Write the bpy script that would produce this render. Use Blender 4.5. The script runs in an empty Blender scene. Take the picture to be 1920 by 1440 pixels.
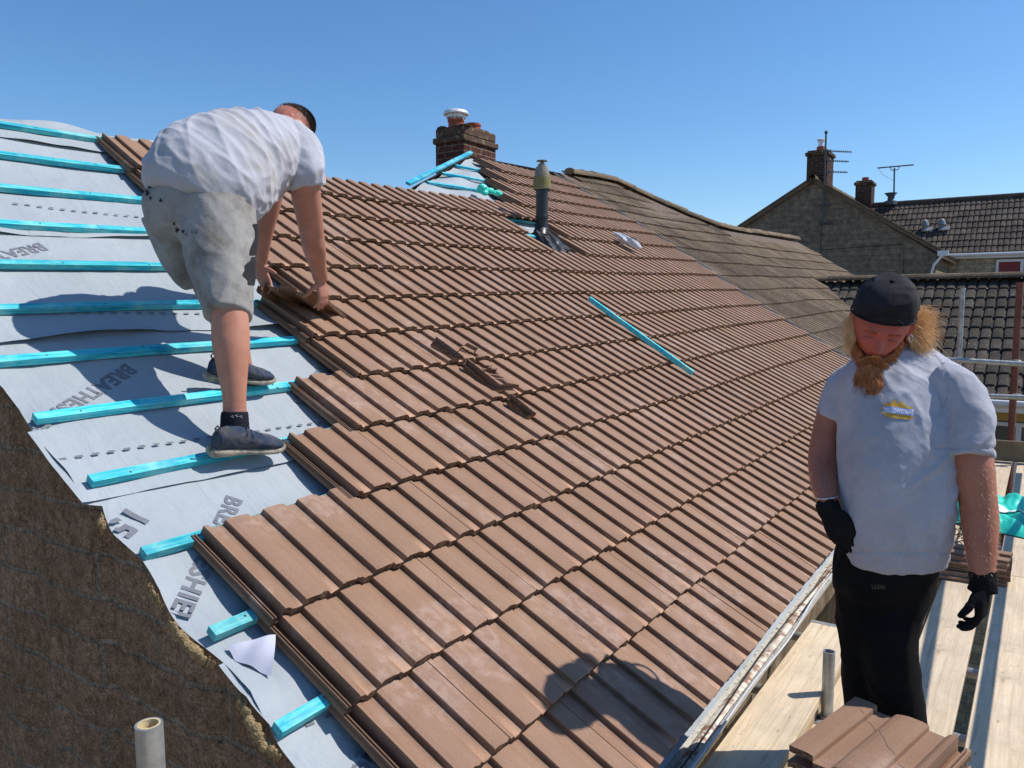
import bpy, math, random
from mathutils import Vector, Matrix, noise
random.seed(7)
sc = bpy.context.scene
COL = sc.collection
R = math.radians
# ------------------------------------------------------------------ camera frame
CAM = Vector((2.09120, -2.16542, 0.69101))
PITCH, YAW, ROLL, FPX = 0.0964915, -0.5904761, -0.0013152, 1486.8
fw = Vector((math.sin(YAW)*math.cos(PITCH), math.cos(YAW)*math.cos(PITCH), -math.sin(PITCH)))
rt0 = Vector((math.cos(YAW), -math.sin(YAW), 0)); up0 = rt0.cross(fw)
RT = (rt0*math.cos(ROLL)+up0*math.sin(ROLL)).normalized()
UP = (up0*math.cos(ROLL)-rt0*math.sin(ROLL)).normalized()
FW = fw.normalized()
def at(px, py, s):
    """world point seen at photo position (px,py) at distance s"""
    return CAM + (FW + RT*((px-960)/FPX) - UP*((py-720)/FPX))*s
# ------------------------------------------------------------------ roof frame (u along the eaves, T = course number, h = height off the plane)
RP, TILT, G = 0.5500866, 0.0228729, 0.3436219
U = Vector((0, math.cos(TILT), math.sin(TILT)))
V = Vector((-math.cos(RP), 0, math.sin(RP)))
N = U.cross(V); N = -N if N.z < 0 else N; N.normalize()
def clamp(x, a=0., b=1.): return max(a, min(b, x))
def Wf(u, T):
    w = 0.045*clamp((6-T)/5.)
    wl = clamp((2.2-u)/1.4)
    w = w*(1-wl)+wl*.100*clamp((5.5-T)/5.7)**2
    w += 0.006*math.sin(u*1.7+T*.6) * clamp((u-1)/2)
    if u > 7.8: w += 0.03*(noise.noise(Vector((u*.55, T*.5, 3.3))))*clamp((u-7.8)/1.5)
    return w
def RF(u, T, h=0.):
    return U*u + V*(-G*(T-9)) + N*(h+Wf(u, T))
# ------------------------------------------------------------------ object helpers
def tag(o, label=None, cat=None, group=None, kind=None):
    if label: o['label'] = label
    if cat: o['category'] = cat
    if group: o['group'] = group
    if kind: o['kind'] = kind
    return o
def empty(name, loc=(0, 0, 0), label=None, cat=None, group=None):
    o = bpy.data.objects.new(name, None); COL.objects.link(o); o.location = loc
    o.empty_display_size = .1
    return tag(o, label, cat, group)
class MB:
    def __init__(s): s.v = []; s.f = []; s.m = []; s.c = None
    def add(s, vs, fs, mi=0):
        b = len(s.v); s.v += [Vector(v) for v in vs]
        for f in fs: s.f.append([i+b for i in f]); s.m.append(mi)
        return b
    def box(s, c, half, ax=None, mi=0, bev=0.):
        c = Vector(c); ax = ax or (Vector((1,0,0)), Vector((0,1,0)), Vector((0,0,1)))
        hx, hy, hz = half
        def P(x, y, z): return c+ax[0]*x+ax[1]*y+ax[2]*z
        if bev <= 0:
            vs = [P(x*hx, y*hy, z*hz) for x in (-1,1) for y in (-1,1) for z in (-1,1)]
            s.add(vs, [(0,1,3,2),(4,6,7,5),(0,4,5,1),(2,3,7,6),(0,2,6,4),(1,5,7,3)], mi); return
        b = min(bev, hx*.9, hy*.9, hz*.9)
        vs = []; idx = {}
        for x in (-1,1):
            for y in (-1,1):
                for z in (-1,1):
                    for k in range(3):
                        d = [hx-b, hy-b, hz-b]; d[k] = (hx, hy, hz)[k]
                        idx[(x,y,z,k)] = len(vs); vs.append(P(x*d[0], y*d[1], z*d[2]))
        I = idx; fs = []
        for x in (-1,1): fs.append([I[(x,-1,-1,0)],I[(x,1,-1,0)],I[(x,1,1,0)],I[(x,-1,1,0)]])
        for y in (-1,1): fs.append([I[(-1,y,-1,1)],I[(1,y,-1,1)],I[(1,y,1,1)],I[(-1,y,1,1)]])
        for z in (-1,1): fs.append([I[(-1,-1,z,2)],I[(1,-1,z,2)],I[(1,1,z,2)],I[(-1,1,z,2)]])
        for x in (-1,1):
            for y in (-1,1): fs.append([I[(x,y,-1,0)],I[(x,y,1,0)],I[(x,y,1,1)],I[(x,y,-1,1)]])
        for x in (-1,1):
            for z in (-1,1): fs.append([I[(x,-1,z,0)],I[(x,1,z,0)],I[(x,1,z,2)],I[(x,-1,z,2)]])
        for y in (-1,1):
            for z in (-1,1): fs.append([I[(-1,y,z,1)],I[(1,y,z,1)],I[(1,y,z,2)],I[(-1,y,z,2)]])
        for x in (-1,1):
            for y in (-1,1):
                for z in (-1,1): fs.append([I[(x,y,z,0)],I[(x,y,z,1)],I[(x,y,z,2)]])
        s.add(vs, fs, mi)
    def tube(s, pts, r, n=10, mi=0, cap=True):
        pts = [Vector(p) for p in pts]; k = len(pts)
        rr = r if isinstance(r, (list, tuple)) else [r]*k
        prev = None; rings = []
        for i, p in enumerate(pts):
            t = (pts[min(i+1, k-1)]-pts[max(i-1, 0)])
            t = t.normalized() if t.length > 1e-9 else Vector((0,0,1))
            if prev is None: a = t.orthogonal().normalized()
            else:
                a = prev - t*prev.dot(t); a = a.normalized() if a.length > 1e-6 else t.orthogonal().normalized()
            prev = a; b = t.cross(a)
            rings.append([p+(a*math.cos(2*math.pi*j/n)+b*math.sin(2*math.pi*j/n))*rr[i] for j in range(n)])
        vs = [v for q in rings for v in q]; fs = []
        for i in range(k-1):
            for j in range(n):
                fs.append((i*n+j, i*n+(j+1)%n, (i+1)*n+(j+1)%n, (i+1)*n+j))
        if cap: fs.append(list(range(n))[::-1]); fs.append([(k-1)*n+j for j in range(n)])
        s.add(vs, fs, mi)
    def pipe(s, a, b, ro, ri, n=20, mi=0, mi2=None):
        """open hollow tube"""
        a = Vector(a); b = Vector(b); t = (b-a).normalized(); x = t.orthogonal().normalized(); y = t.cross(x)
        vs = []
        for p, r in ((a, ro), (b, ro), (b, ri), (a, ri)):
            vs += [p+(x*math.cos(2*math.pi*j/n)+y*math.sin(2*math.pi*j/n))*r for j in range(n)]
        fs = [];
        for q in range(4):
            for j in range(n): fs.append((q*n+j, q*n+(j+1)%n, ((q+1)%4)*n+(j+1)%n, ((q+1)%4)*n+j))
        s.add(vs, fs, mi)
    def lathe(s, base, prof, axis=Vector((0,0,1)), n=24, mi=0):
        base = Vector(base); x = axis.orthogonal().normalized(); y = axis.cross(x); vs = []
        for (r, z) in prof:
            vs += [base+axis*z+(x*math.cos(2*math.pi*j/n)+y*math.sin(2*math.pi*j/n))*r for j in range(n)]
        fs = []
        for i in range(len(prof)-1):
            for j in range(n): fs.append((i*n+j, i*n+(j+1)%n, (i+1)*n+(j+1)%n, (i+1)*n+j))
        fs.append([(len(prof)-1)*n+j for j in range(n)])
        s.add(vs, fs, mi)
    def grid(s, fn, nu, nv, mi=0, flip=False):
        vs = [fn(i/nu, j/nv) for j in range(nv+1) for i in range(nu+1)]; fs = []
        for j in range(nv):
            for i in range(nu):
                a = j*(nu+1)+i; q = (a, a+1, a+nu+2, a+nu+1)
                fs.append(q[::-1] if flip else q)
        s.add(vs, fs, mi)
    def sph(s, c, r, ax=None, nu=20, nv=12, mi=0):
        c = Vector(c); r = (r, r, r) if isinstance(r, (int, float)) else r
        ax = ax or (Vector((1,0,0)), Vector((0,1,0)), Vector((0,0,1)))
        vs = [c+ax[2]*r[2]]
        for j in range(1, nv):
            th = math.pi*j/nv
            for i in range(nu):
                ph = 2*math.pi*i/nu
                vs.append(c+ax[0]*(r[0]*math.sin(th)*math.cos(ph))+ax[1]*(r[1]*math.sin(th)*math.sin(ph))+ax[2]*(r[2]*math.cos(th)))
        vs.append(c-ax[2]*r[2]); fs = []
        for i in range(nu): fs.append((0, 1+i, 1+(i+1) % nu))
        for j in range(nv-2):
            for i in range(nu):
                a = 1+j*nu+i; b = 1+j*nu+(i+1) % nu; fs.append((a, a+nu, b+nu, b))
        L = len(vs)-1; o = 1+(nv-2)*nu
        for i in range(nu): fs.append((o+(i+1) % nu, o+i, L))
        s.add(vs, fs, mi)
    def build(s, name, mats, parent=None, smooth=False, origin=None, fix=True, tint=None):
        if not isinstance(mats, (list, tuple)): mats = [mats]
        if origin is None and parent is None and s.v:
            mn = Vector((min(v.x for v in s.v), min(v.y for v in s.v), min(v.z for v in s.v)))
            mx = Vector((max(v.x for v in s.v), max(v.y for v in s.v), 0))
            origin = Vector(((mn.x+mx.x)/2, (mn.y+mx.y)/2, mn.z))
        if parent is not None: origin = Vector(parent_origin(parent))
        me = bpy.data.meshes.new(name)
        me.from_pydata([tuple(v-origin) for v in s.v], [], s.f)
        for m in mats: me.materials.append(m)
        if len(mats) > 1: me.polygons.foreach_set('material_index', s.m)
        if fix:
            import bmesh
            bm = bmesh.new(); bm.from_mesh(me); bmesh.ops.recalc_face_normals(bm, faces=bm.faces); bm.to_mesh(me); bm.free()
        if smooth: me.polygons.foreach_set('use_smooth', [True]*len(me.polygons))
        if tint: set_tint(me, tint)
        me.update()
        o = bpy.data.objects.new(name, me); COL.objects.link(o)
        if parent is not None: o.parent = parent
        else: o.location = origin
        return o
def parent_origin(p):
    loc = Vector((0,0,0))
    while p is not None:
        loc += p.location; p = p.parent
    return loc
def set_tint(me, vals):
    a = me.color_attributes.new('tint', 'FLOAT_COLOR', 'POINT')
    flat = []
    for c in vals: flat += [c[0], c[1], c[2], 1.] if isinstance(c, (tuple, list)) else [c, c, c, 1.]
    a.data.foreach_set('color', flat)
def autosmooth(o, ang=40):
    me = o.data
    try: me.set_sharp_from_angle(angle=R(ang))
    except Exception: pass
    return o
def remeshed(mb, vox, smooth=4, fac=.5, disp=None):
    """union of the closed pieces in mb as one continuous skin"""
    me = bpy.data.meshes.new('tmp'); me.from_pydata([tuple(v) for v in mb.v], [], mb.f); me.update()
    import bmesh
    bm = bmesh.new(); bm.from_mesh(me); bmesh.ops.recalc_face_normals(bm, faces=bm.faces); bm.to_mesh(me); bm.free()
    o = bpy.data.objects.new('tmp', me); COL.objects.link(o)
    m = o.modifiers.new('r', 'REMESH'); m.mode = 'VOXEL'; m.voxel_size = vox; m.adaptivity = 0
    if smooth:
        m = o.modifiers.new('s', 'SMOOTH'); m.factor = fac; m.iterations = smooth
    dg = bpy.context.evaluated_depsgraph_get(); dg.update()
    ev = o.evaluated_get(dg); out = bpy.data.meshes.new_from_object(ev)
    bpy.data.objects.remove(o); bpy.data.meshes.remove(me)
    if disp:
        nv = [0.0]*(3*len(out.vertices)); 
        cos = [v.co.copy() for v in out.vertices]; nos = [v.normal.copy() for v in out.vertices]
        for v, c, n in zip(out.vertices, cos, nos): v.co = c + disp(c, n)
    out.update()
    return out
def link_mesh(me, name, mats, parent=None, smooth=True, tintfn=None, matfn=None):
    if not isinstance(mats, (list, tuple)): mats = [mats]
    org = parent_origin(parent)
    me.name = name; me.materials.clear()
    for m in mats: me.materials.append(m)
    if tintfn: set_tint(me, [tintfn(v.co) for v in me.vertices])
    if matfn:
        for p in me.polygons: p.material_index = matfn(p.center, p.normal)
    me.transform(Matrix.Translation(-org))
    me.polygons.foreach_set('use_smooth', [smooth]*len(me.polygons)); me.update()
    o = bpy.data.objects.new(name, me); COL.objects.link(o)
    if parent is not None: o.parent = parent
    return o
# ------------------------------------------------------------------ materials
class Mat:
    def __init__(s, name, rough=.8, spec=.3, metal=0.):
        s.m = bpy.data.materials.new(name); s.m.use_nodes = True
        s.t = s.m.node_tree; s.b = s.t.nodes['Principled BSDF']
        s.b.inputs['Roughness'].default_value = rough
        s.b.inputs['Specular IOR Level'].default_value = spec
        s.b.inputs['Metallic'].default_value = metal
        s.tc = s.t.nodes.new('ShaderNodeTexCoord')
    def n(s, typ, **kw):
        x = s.t.nodes.new(typ)
        for k, v in kw.items():
            if k.startswith('i_'): x.inputs[k[2:].replace('_', ' ')].default_value = v
            else: setattr(x, k, v)
        return x
    def l(s, a, b): s.t.links.new(a, b)
    def coord(s, scale=(1,1,1), rot=(0,0,0), src='Object'):
        mp = s.n('ShaderNodeMapping'); mp.inputs['Scale'].default_value = scale; mp.inputs['Rotation'].default_value = rot
        s.l(s.tc.outputs[src], mp.inputs['Vector']); return mp.outputs[0]
    def noise(s, scale, detail=4, rough=.6, vec=None, dist=0.):
        x = s.n('ShaderNodeTexNoise'); x.inputs['Scale'].default_value = scale; x.inputs['Detail'].default_value = detail
        x.inputs['Roughness'].default_value = rough; x.inputs['Distortion'].default_value = dist
        s.l(vec if vec is not None else s.tc.outputs['Object'], x.inputs['Vector']); return x.outputs['Fac']
    def voro(s, scale, vec=None, feat='F1'):
        x = s.n('ShaderNodeTexVoronoi'); x.feature = feat; x.inputs['Scale'].default_value = scale
        s.l(vec if vec is not None else s.tc.outputs['Object'], x.inputs['Vector']); return x.outputs['Distance']
    def ramp(s, fac, stops, interp='LINEAR'):
        x = s.n('ShaderNodeValToRGB'); x.color_ramp.interpolation = interp; e = x.color_ramp.elements
        while len(e) < len(stops): e.new(.5)
        for q, (p, c) in zip(e, stops):
            q.position = p; q.color = (c[0], c[1], c[2], 1) if isinstance(c, (tuple, list)) else (c, c, c, 1)
        s.l(fac, x.inputs[0]); return x.outputs[0]
    def mix(s, fac, a, b, mode='MIX'):
        x = s.n('ShaderNodeMix'); x.data_type = 'RGBA'; x.blend_type = mode
        for sock, val in ((x.inputs[0], fac), (x.inputs[6], a), (x.inputs[7], b)):
            if hasattr(val, 'node'): s.l(val, sock)
            elif isinstance(val, (int, float)) and sock == x.inputs[0]: sock.default_value = val
            else:
                val = val if isinstance(val, (tuple, list)) else (val, val, val)
                sock.default_value = (val[0], val[1], val[2], 1)
        return x.outputs[2]
    def tint(s):
        x = s.n('ShaderNodeVertexColor'); x.layer_name = 'tint'; return x.outputs['Color']
    def col(s, c):
        if hasattr(c, 'node'): s.l(c, s.b.inputs['Base Color'])
        else: s.b.inputs['Base Color'].default_value = (c[0], c[1], c[2], 1)
        return s
    def bump(s, h, strength=.3, dist=.01):
        x = s.n('ShaderNodeBump'); x.inputs['Strength'].default_value = strength; x.inputs['Distance'].default_value = dist
        s.l(h, x.inputs['Height'])
        prev = s.b.inputs['Normal'].links
        if prev: s.l(prev[0].from_socket, x.inputs['Normal'])
        s.l(x.outputs[0], s.b.inputs['Normal']); return s
    def rough(s, fac): s.l(fac, s.b.inputs['Roughness']); return s
def simple(name, c, rough=.7, spec=.3, metal=0., nz=30, amp=.25, bump=.15, bd=.004):
    m = Mat(name, rough, spec, metal)
    f = m.noise(nz, 5)
    m.col(m.ramp(f, [(.25, tuple(x*(1-amp) for x in c)), (.75, tuple(min(1, x*(1+amp)) for x in c))]))
    if bump: m.bump(m.noise(nz*3, 4), bump, bd)
    return m.m
# ------------------------------------------------------------------ the materials
def mk_tile():
    m = Mat('brown_concrete_tile', .72, .28)
    base = m.ramp(m.noise(5, 6, .65), [(.3, (.268, .154, .096)), (.7, (.314, .187, .120))])
    fine = m.ramp(m.noise(260, 3, .7), [(.3, .8), (.7, 1.14)])
    c = m.mix(1., base, fine, 'MULTIPLY')
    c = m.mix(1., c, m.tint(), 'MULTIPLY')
    # lime bloom streaks and rubbed patches running down the slope
    st = m.noise(1., 5, .6, m.coord((26, 26, 26)))
    pt = m.noise(2.3, 3, .55)
    f1 = m.ramp(pt, [(.54, 0), (.62, 1)]); f2 = m.ramp(st, [(.42, .1), (.62, 1)])
    sc_ = m.mix(1., f1, f2, 'MULTIPLY')
    sc2 = m.mix(1., sc_, (.22, .22, .22), 'MULTIPLY')
    c = m.mix(sc2, c, (.60, .47, .42))
    sp = m.ramp(m.voro(34), [(.03, 1), (.055, 0)])
    sp2 = m.mix(1., sp, m.ramp(m.noise(6, 2), [(.58, 0), (.66, .6)]), 'MULTIPLY')
    c = m.mix(sp2, c, (.62, .50, .40))
    m.col(c); m.bump(m.noise(420, 3, .7), .35, .0012); m.bump(m.noise(14, 3), .25, .004)
    return m.m
def mk_tile_edge():
    m = Mat('rough_tile_edge', .95, .1)
    c = m.ramp(m.noise(120, 5, .7), [(.30, (.055, .034, .022)), (.55, (.19, .118, .076)), (.75, (.42, .29, .19))])
    m.col(c); m.bump(m.noise(190, 4, .8), 1., .006); return m.m
def mk_old(name, dark, light, lich, ln=.6, sp_scale=60):
    m = Mat(name, .92, .15)
    c = m.ramp(m.noise(3.5, 6, .7), [(.3, dark), (.7, light)])
    c = m.mix(1., c, m.ramp(m.noise(90, 4, .8), [(.3, .6), (.7, 1.3)]), 'MULTIPLY')
    c = m.mix(1., c, m.tint(), 'MULTIPLY')
    c = m.mix(m.ramp(m.noise(sp_scale, 3, .75), [(ln, 0), (ln+.07, 1)]), c, lich)
    c = m.mix(m.ramp(m.noise(9, 5, .8), [(.60, 0), (.72, .55)]), c, (.030, .028, .018))
    m.col(c); m.bump(m.noise(60, 5, .8), .9, .012); return m.m
def mk_membrane():
    m = Mat('breather_membrane', .62, .35)
    c = m.ramp(m.noise(2.2, 5), [(.3, (.315, .350, .378)), (.7, (.365, .402, .430))])
    c = m.mix(1., c, m.ramp(m.noise(500, 2), [(.3, .93), (.7, 1.05)]), 'MULTIPLY')
    c = m.mix(m.ramp(m.noise(7, 6, .75), [(.55, 0), (.8, .35)]), c, (.40, .40, .38))
    m.col(c); m.bump(m.noise(5, 3, .5, None, .6), .6, .025); m.bump(m.noise(2.2, 6, .7, m.coord((1, 5, 1)), 1.5), .5, .012)
    w = m.n('ShaderNodeTexWave'); w.inputs['Scale'].default_value = 160; w.bands_direction = 'DIAGONAL'; m.l(m.tc.outputs['Object'], w.inputs['Vector'])
    m.bump(w.outputs['Fac'], .12, .0012); return m.m
def mk_batten():
    m = Mat('blue_treated_softwood', .85, .15)
    gr = m.noise(1., 6, .7, m.coord((60, 3.2, 60)), 1.2)
    c = m.ramp(gr, [(.25, (.004, .22, .36)), (.42, (.02, .40, .52)), (.56, (.10, .60, .62)), (.75, (.32, .74, .70))])
    c = m.mix(1., c, m.tint(), 'MULTIPLY')
    c = m.mix(m.ramp(m.noise(4, 5, .7), [(.48, 0), (.7, .75)]), c, (.34, .70, .62))
    c = m.mix(m.ramp(m.noise(6.5, 5, .7), [(.56, 0), (.72, .7)]), c, (.01, .22, .42))
    c = m.mix(m.ramp(m.voro(7.5), [(.03, .8), (.10, 0)]), c, (.03, .16, .16))
    m.col(c); m.bump(gr, .6, .004); m.bump(m.noise(220, 3, .8), .4, .0015); return m.m
def mk_deck():
    m = Mat('weathered_scaffold_board', .85, .2)
    gr = m.noise(1., 7, .7, m.coord((42, 2.0, 42)), 1.0)
    c = m.ramp(gr, [(.25, (.44, .33, .215)), (.5, (.62, .495, .355)), (.75, (.74, .62, .465))])
    c = m.mix(1., c, m.tint(), 'MULTIPLY')
    c = m.mix(m.ramp(m.noise(2.2, 6, .7), [(.46, 0), (.72, .6)]), c, (.36, .31, .25))
    c = m.mix(m.ramp(m.noise(7, 5, .8, m.coord((1, .4, 1))), [(.60, 0), (.70, .5)]), c, (.26, .18, .11))
    c = m.mix(m.ramp(m.noise(30, 4, .8, m.coord((1, .5, 1))), [(.64, 0), (.72, .75)]), c, (.15, .09, .05))
    m.col(c); m.bump(gr, .5, .004); m.bump(m.noise(180, 3), .2, .001); return m.m
def mk_blocks(name, c1, c2, mortar, w=.44, h=.147, xz='x', msz=.006, bumpd=.02, nz=14, mossy=0.):
    m = Mat(name, .95, .08)
    sx = m.n('ShaderNodeSeparateXYZ'); m.l(m.tc.outputs['Object'], sx.inputs[0])
    cx = m.n('ShaderNodeCombineXYZ'); m.l(sx.outputs['X' if xz == 'x' else 'Y'], cx.inputs[0]); m.l(sx.outputs['Z'], cx.inputs[1])
    nn = m.n('ShaderNodeTexNoise'); nn.inputs['Scale'].default_value = 5; m.l(m.tc.outputs['Object'], nn.inputs['Vector'])
    vm = m.n('ShaderNodeVectorMath'); vm.operation = 'MULTIPLY_ADD'; vm.inputs[1].default_value = (.012, .018, 0)
    m.l(nn.outputs['Color'], vm.inputs[0]); m.l(cx.outputs[0], vm.inputs[2])
    b = m.n('ShaderNodeTexBrick'); b.inputs['Scale'].default_value = 1; b.inputs['Brick Width'].default_value = w; b.inputs['Row Height'].default_value = h
    b.inputs['Mortar Size'].default_value = msz; b.inputs['Mortar Smooth'].default_value = .6; b.inputs['Bias'].default_value = -.1
    b.inputs['Color1'].default_value = (*c1, 1); b.inputs['Color2'].default_value = (*c2, 1); b.inputs['Mortar'].default_value = (*mortar, 1)
    m.l(vm.outputs[0], b.inputs['Vector'])
    c = m.mix(1., b.outputs['Color'], m.ramp(m.noise(nz, 7, .75), [(.28, .35), (.5, .9), (.75, 1.7)]), 'MULTIPLY')
    if mossy: c = m.mix(m.ramp(m.noise(3.5, 6, .7), [(.45, 0), (.7, mossy)]), c, (.13, .075, .032))
    if mossy: c = m.mix(1., c, m.ramp(m.noise(150, 4, .85), [(.34, .30), (.52, 1.), (.7, 1.5)]), 'MULTIPLY')
    if mossy: c = m.mix(m.ramp(m.noise(75, 3, .8), [(.66, 0), (.72, .8)]), c, (.56, .50, .42))
    inv = m.ramp(b.outputs['Fac'], [(0, 1), (1, 0)])
    m.col(c); m.bump(m.noise(nz*2.4, 6, .75), .9, bumpd); m.bump(inv, .6, .012); return m.m
def mk_cloth(name, c1, c2, nz=7, bd=.006, stain=None, sc_=3.):
    m = Mat(name, .95, .1)
    c = m.ramp(m.noise(nz, 4), [(.3, c1), (.7, c2)])
    c = m.mix(1., c, m.ramp(m.noise(420, 2), [(.3, .86), (.7, 1.08)]), 'MULTIPLY')
    if stain: c = m.mix(m.ramp(m.noise(sc_, 6, .7), [(.48, 0), (.72, .85)]), c, stain)
    m.b.inputs['Sheen Weight'].default_value = .12 if c1[0] > .1 else 0.
    m.col(c); m.bump(m.noise(34, 3, .6), .25, bd); m.bump(m.noise(700, 2), .2, .0006); return m.m
def mk_skin(name, c1, c2, freckle=(.30, .12, .07)):
    m = Mat(name, .5, .4)
    c = m.ramp(m.noise(9, 5), [(.3, c1), (.7, c2)])
    c = m.mix(m.ramp(m.noise(85, 4, .7), [(.56, 0), (.72, .35)]), c, freckle)
    c = m.mix(1., c, m.tint(), 'MULTIPLY')
    m.b.inputs['Subsurface Weight'].default_value = .08; m.b.inputs['Subsurface Radius'].default_value = (.02, .008, .005)
    m.col(c); m.bump(m.noise(160, 3), .2, .001); return m.m
def mk_steel(name, c=(.36, .37, .37), rough=.42, metal=.75, rust=None):
    m = Mat(name, rough, .5, metal)
    cc = m.ramp(m.noise(14, 6, .7), [(.3, tuple(x*.62 for x in c)), (.7, tuple(x*1.2 for x in c))])
    if rust: cc = m.mix(m.ramp(m.noise(8, 6, .75), [(.42, 0), (.62, 1)]), cc, rust)
    m.col(cc); m.rough(m.ramp(m.noise(30, 4), [(.3, rough*.8), (.7, min(1, rough*1.5))])); m.bump(m.noise(60, 4), .2, .002); return m.m
def mk_speck(name, base, dirt, lo=.5, hi=.6, nz=22, rough=.55, sy=1.):
    m = Mat(name, rough, .4)
    c = m.mix(m.ramp(m.noise(nz, 6, .75, m.coord((1, sy, 1))), [(lo, 0), (hi, 1)]), base, dirt)
    m.col(c); m.bump(m.noise(70, 4), .3, .004); return m.m
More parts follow.
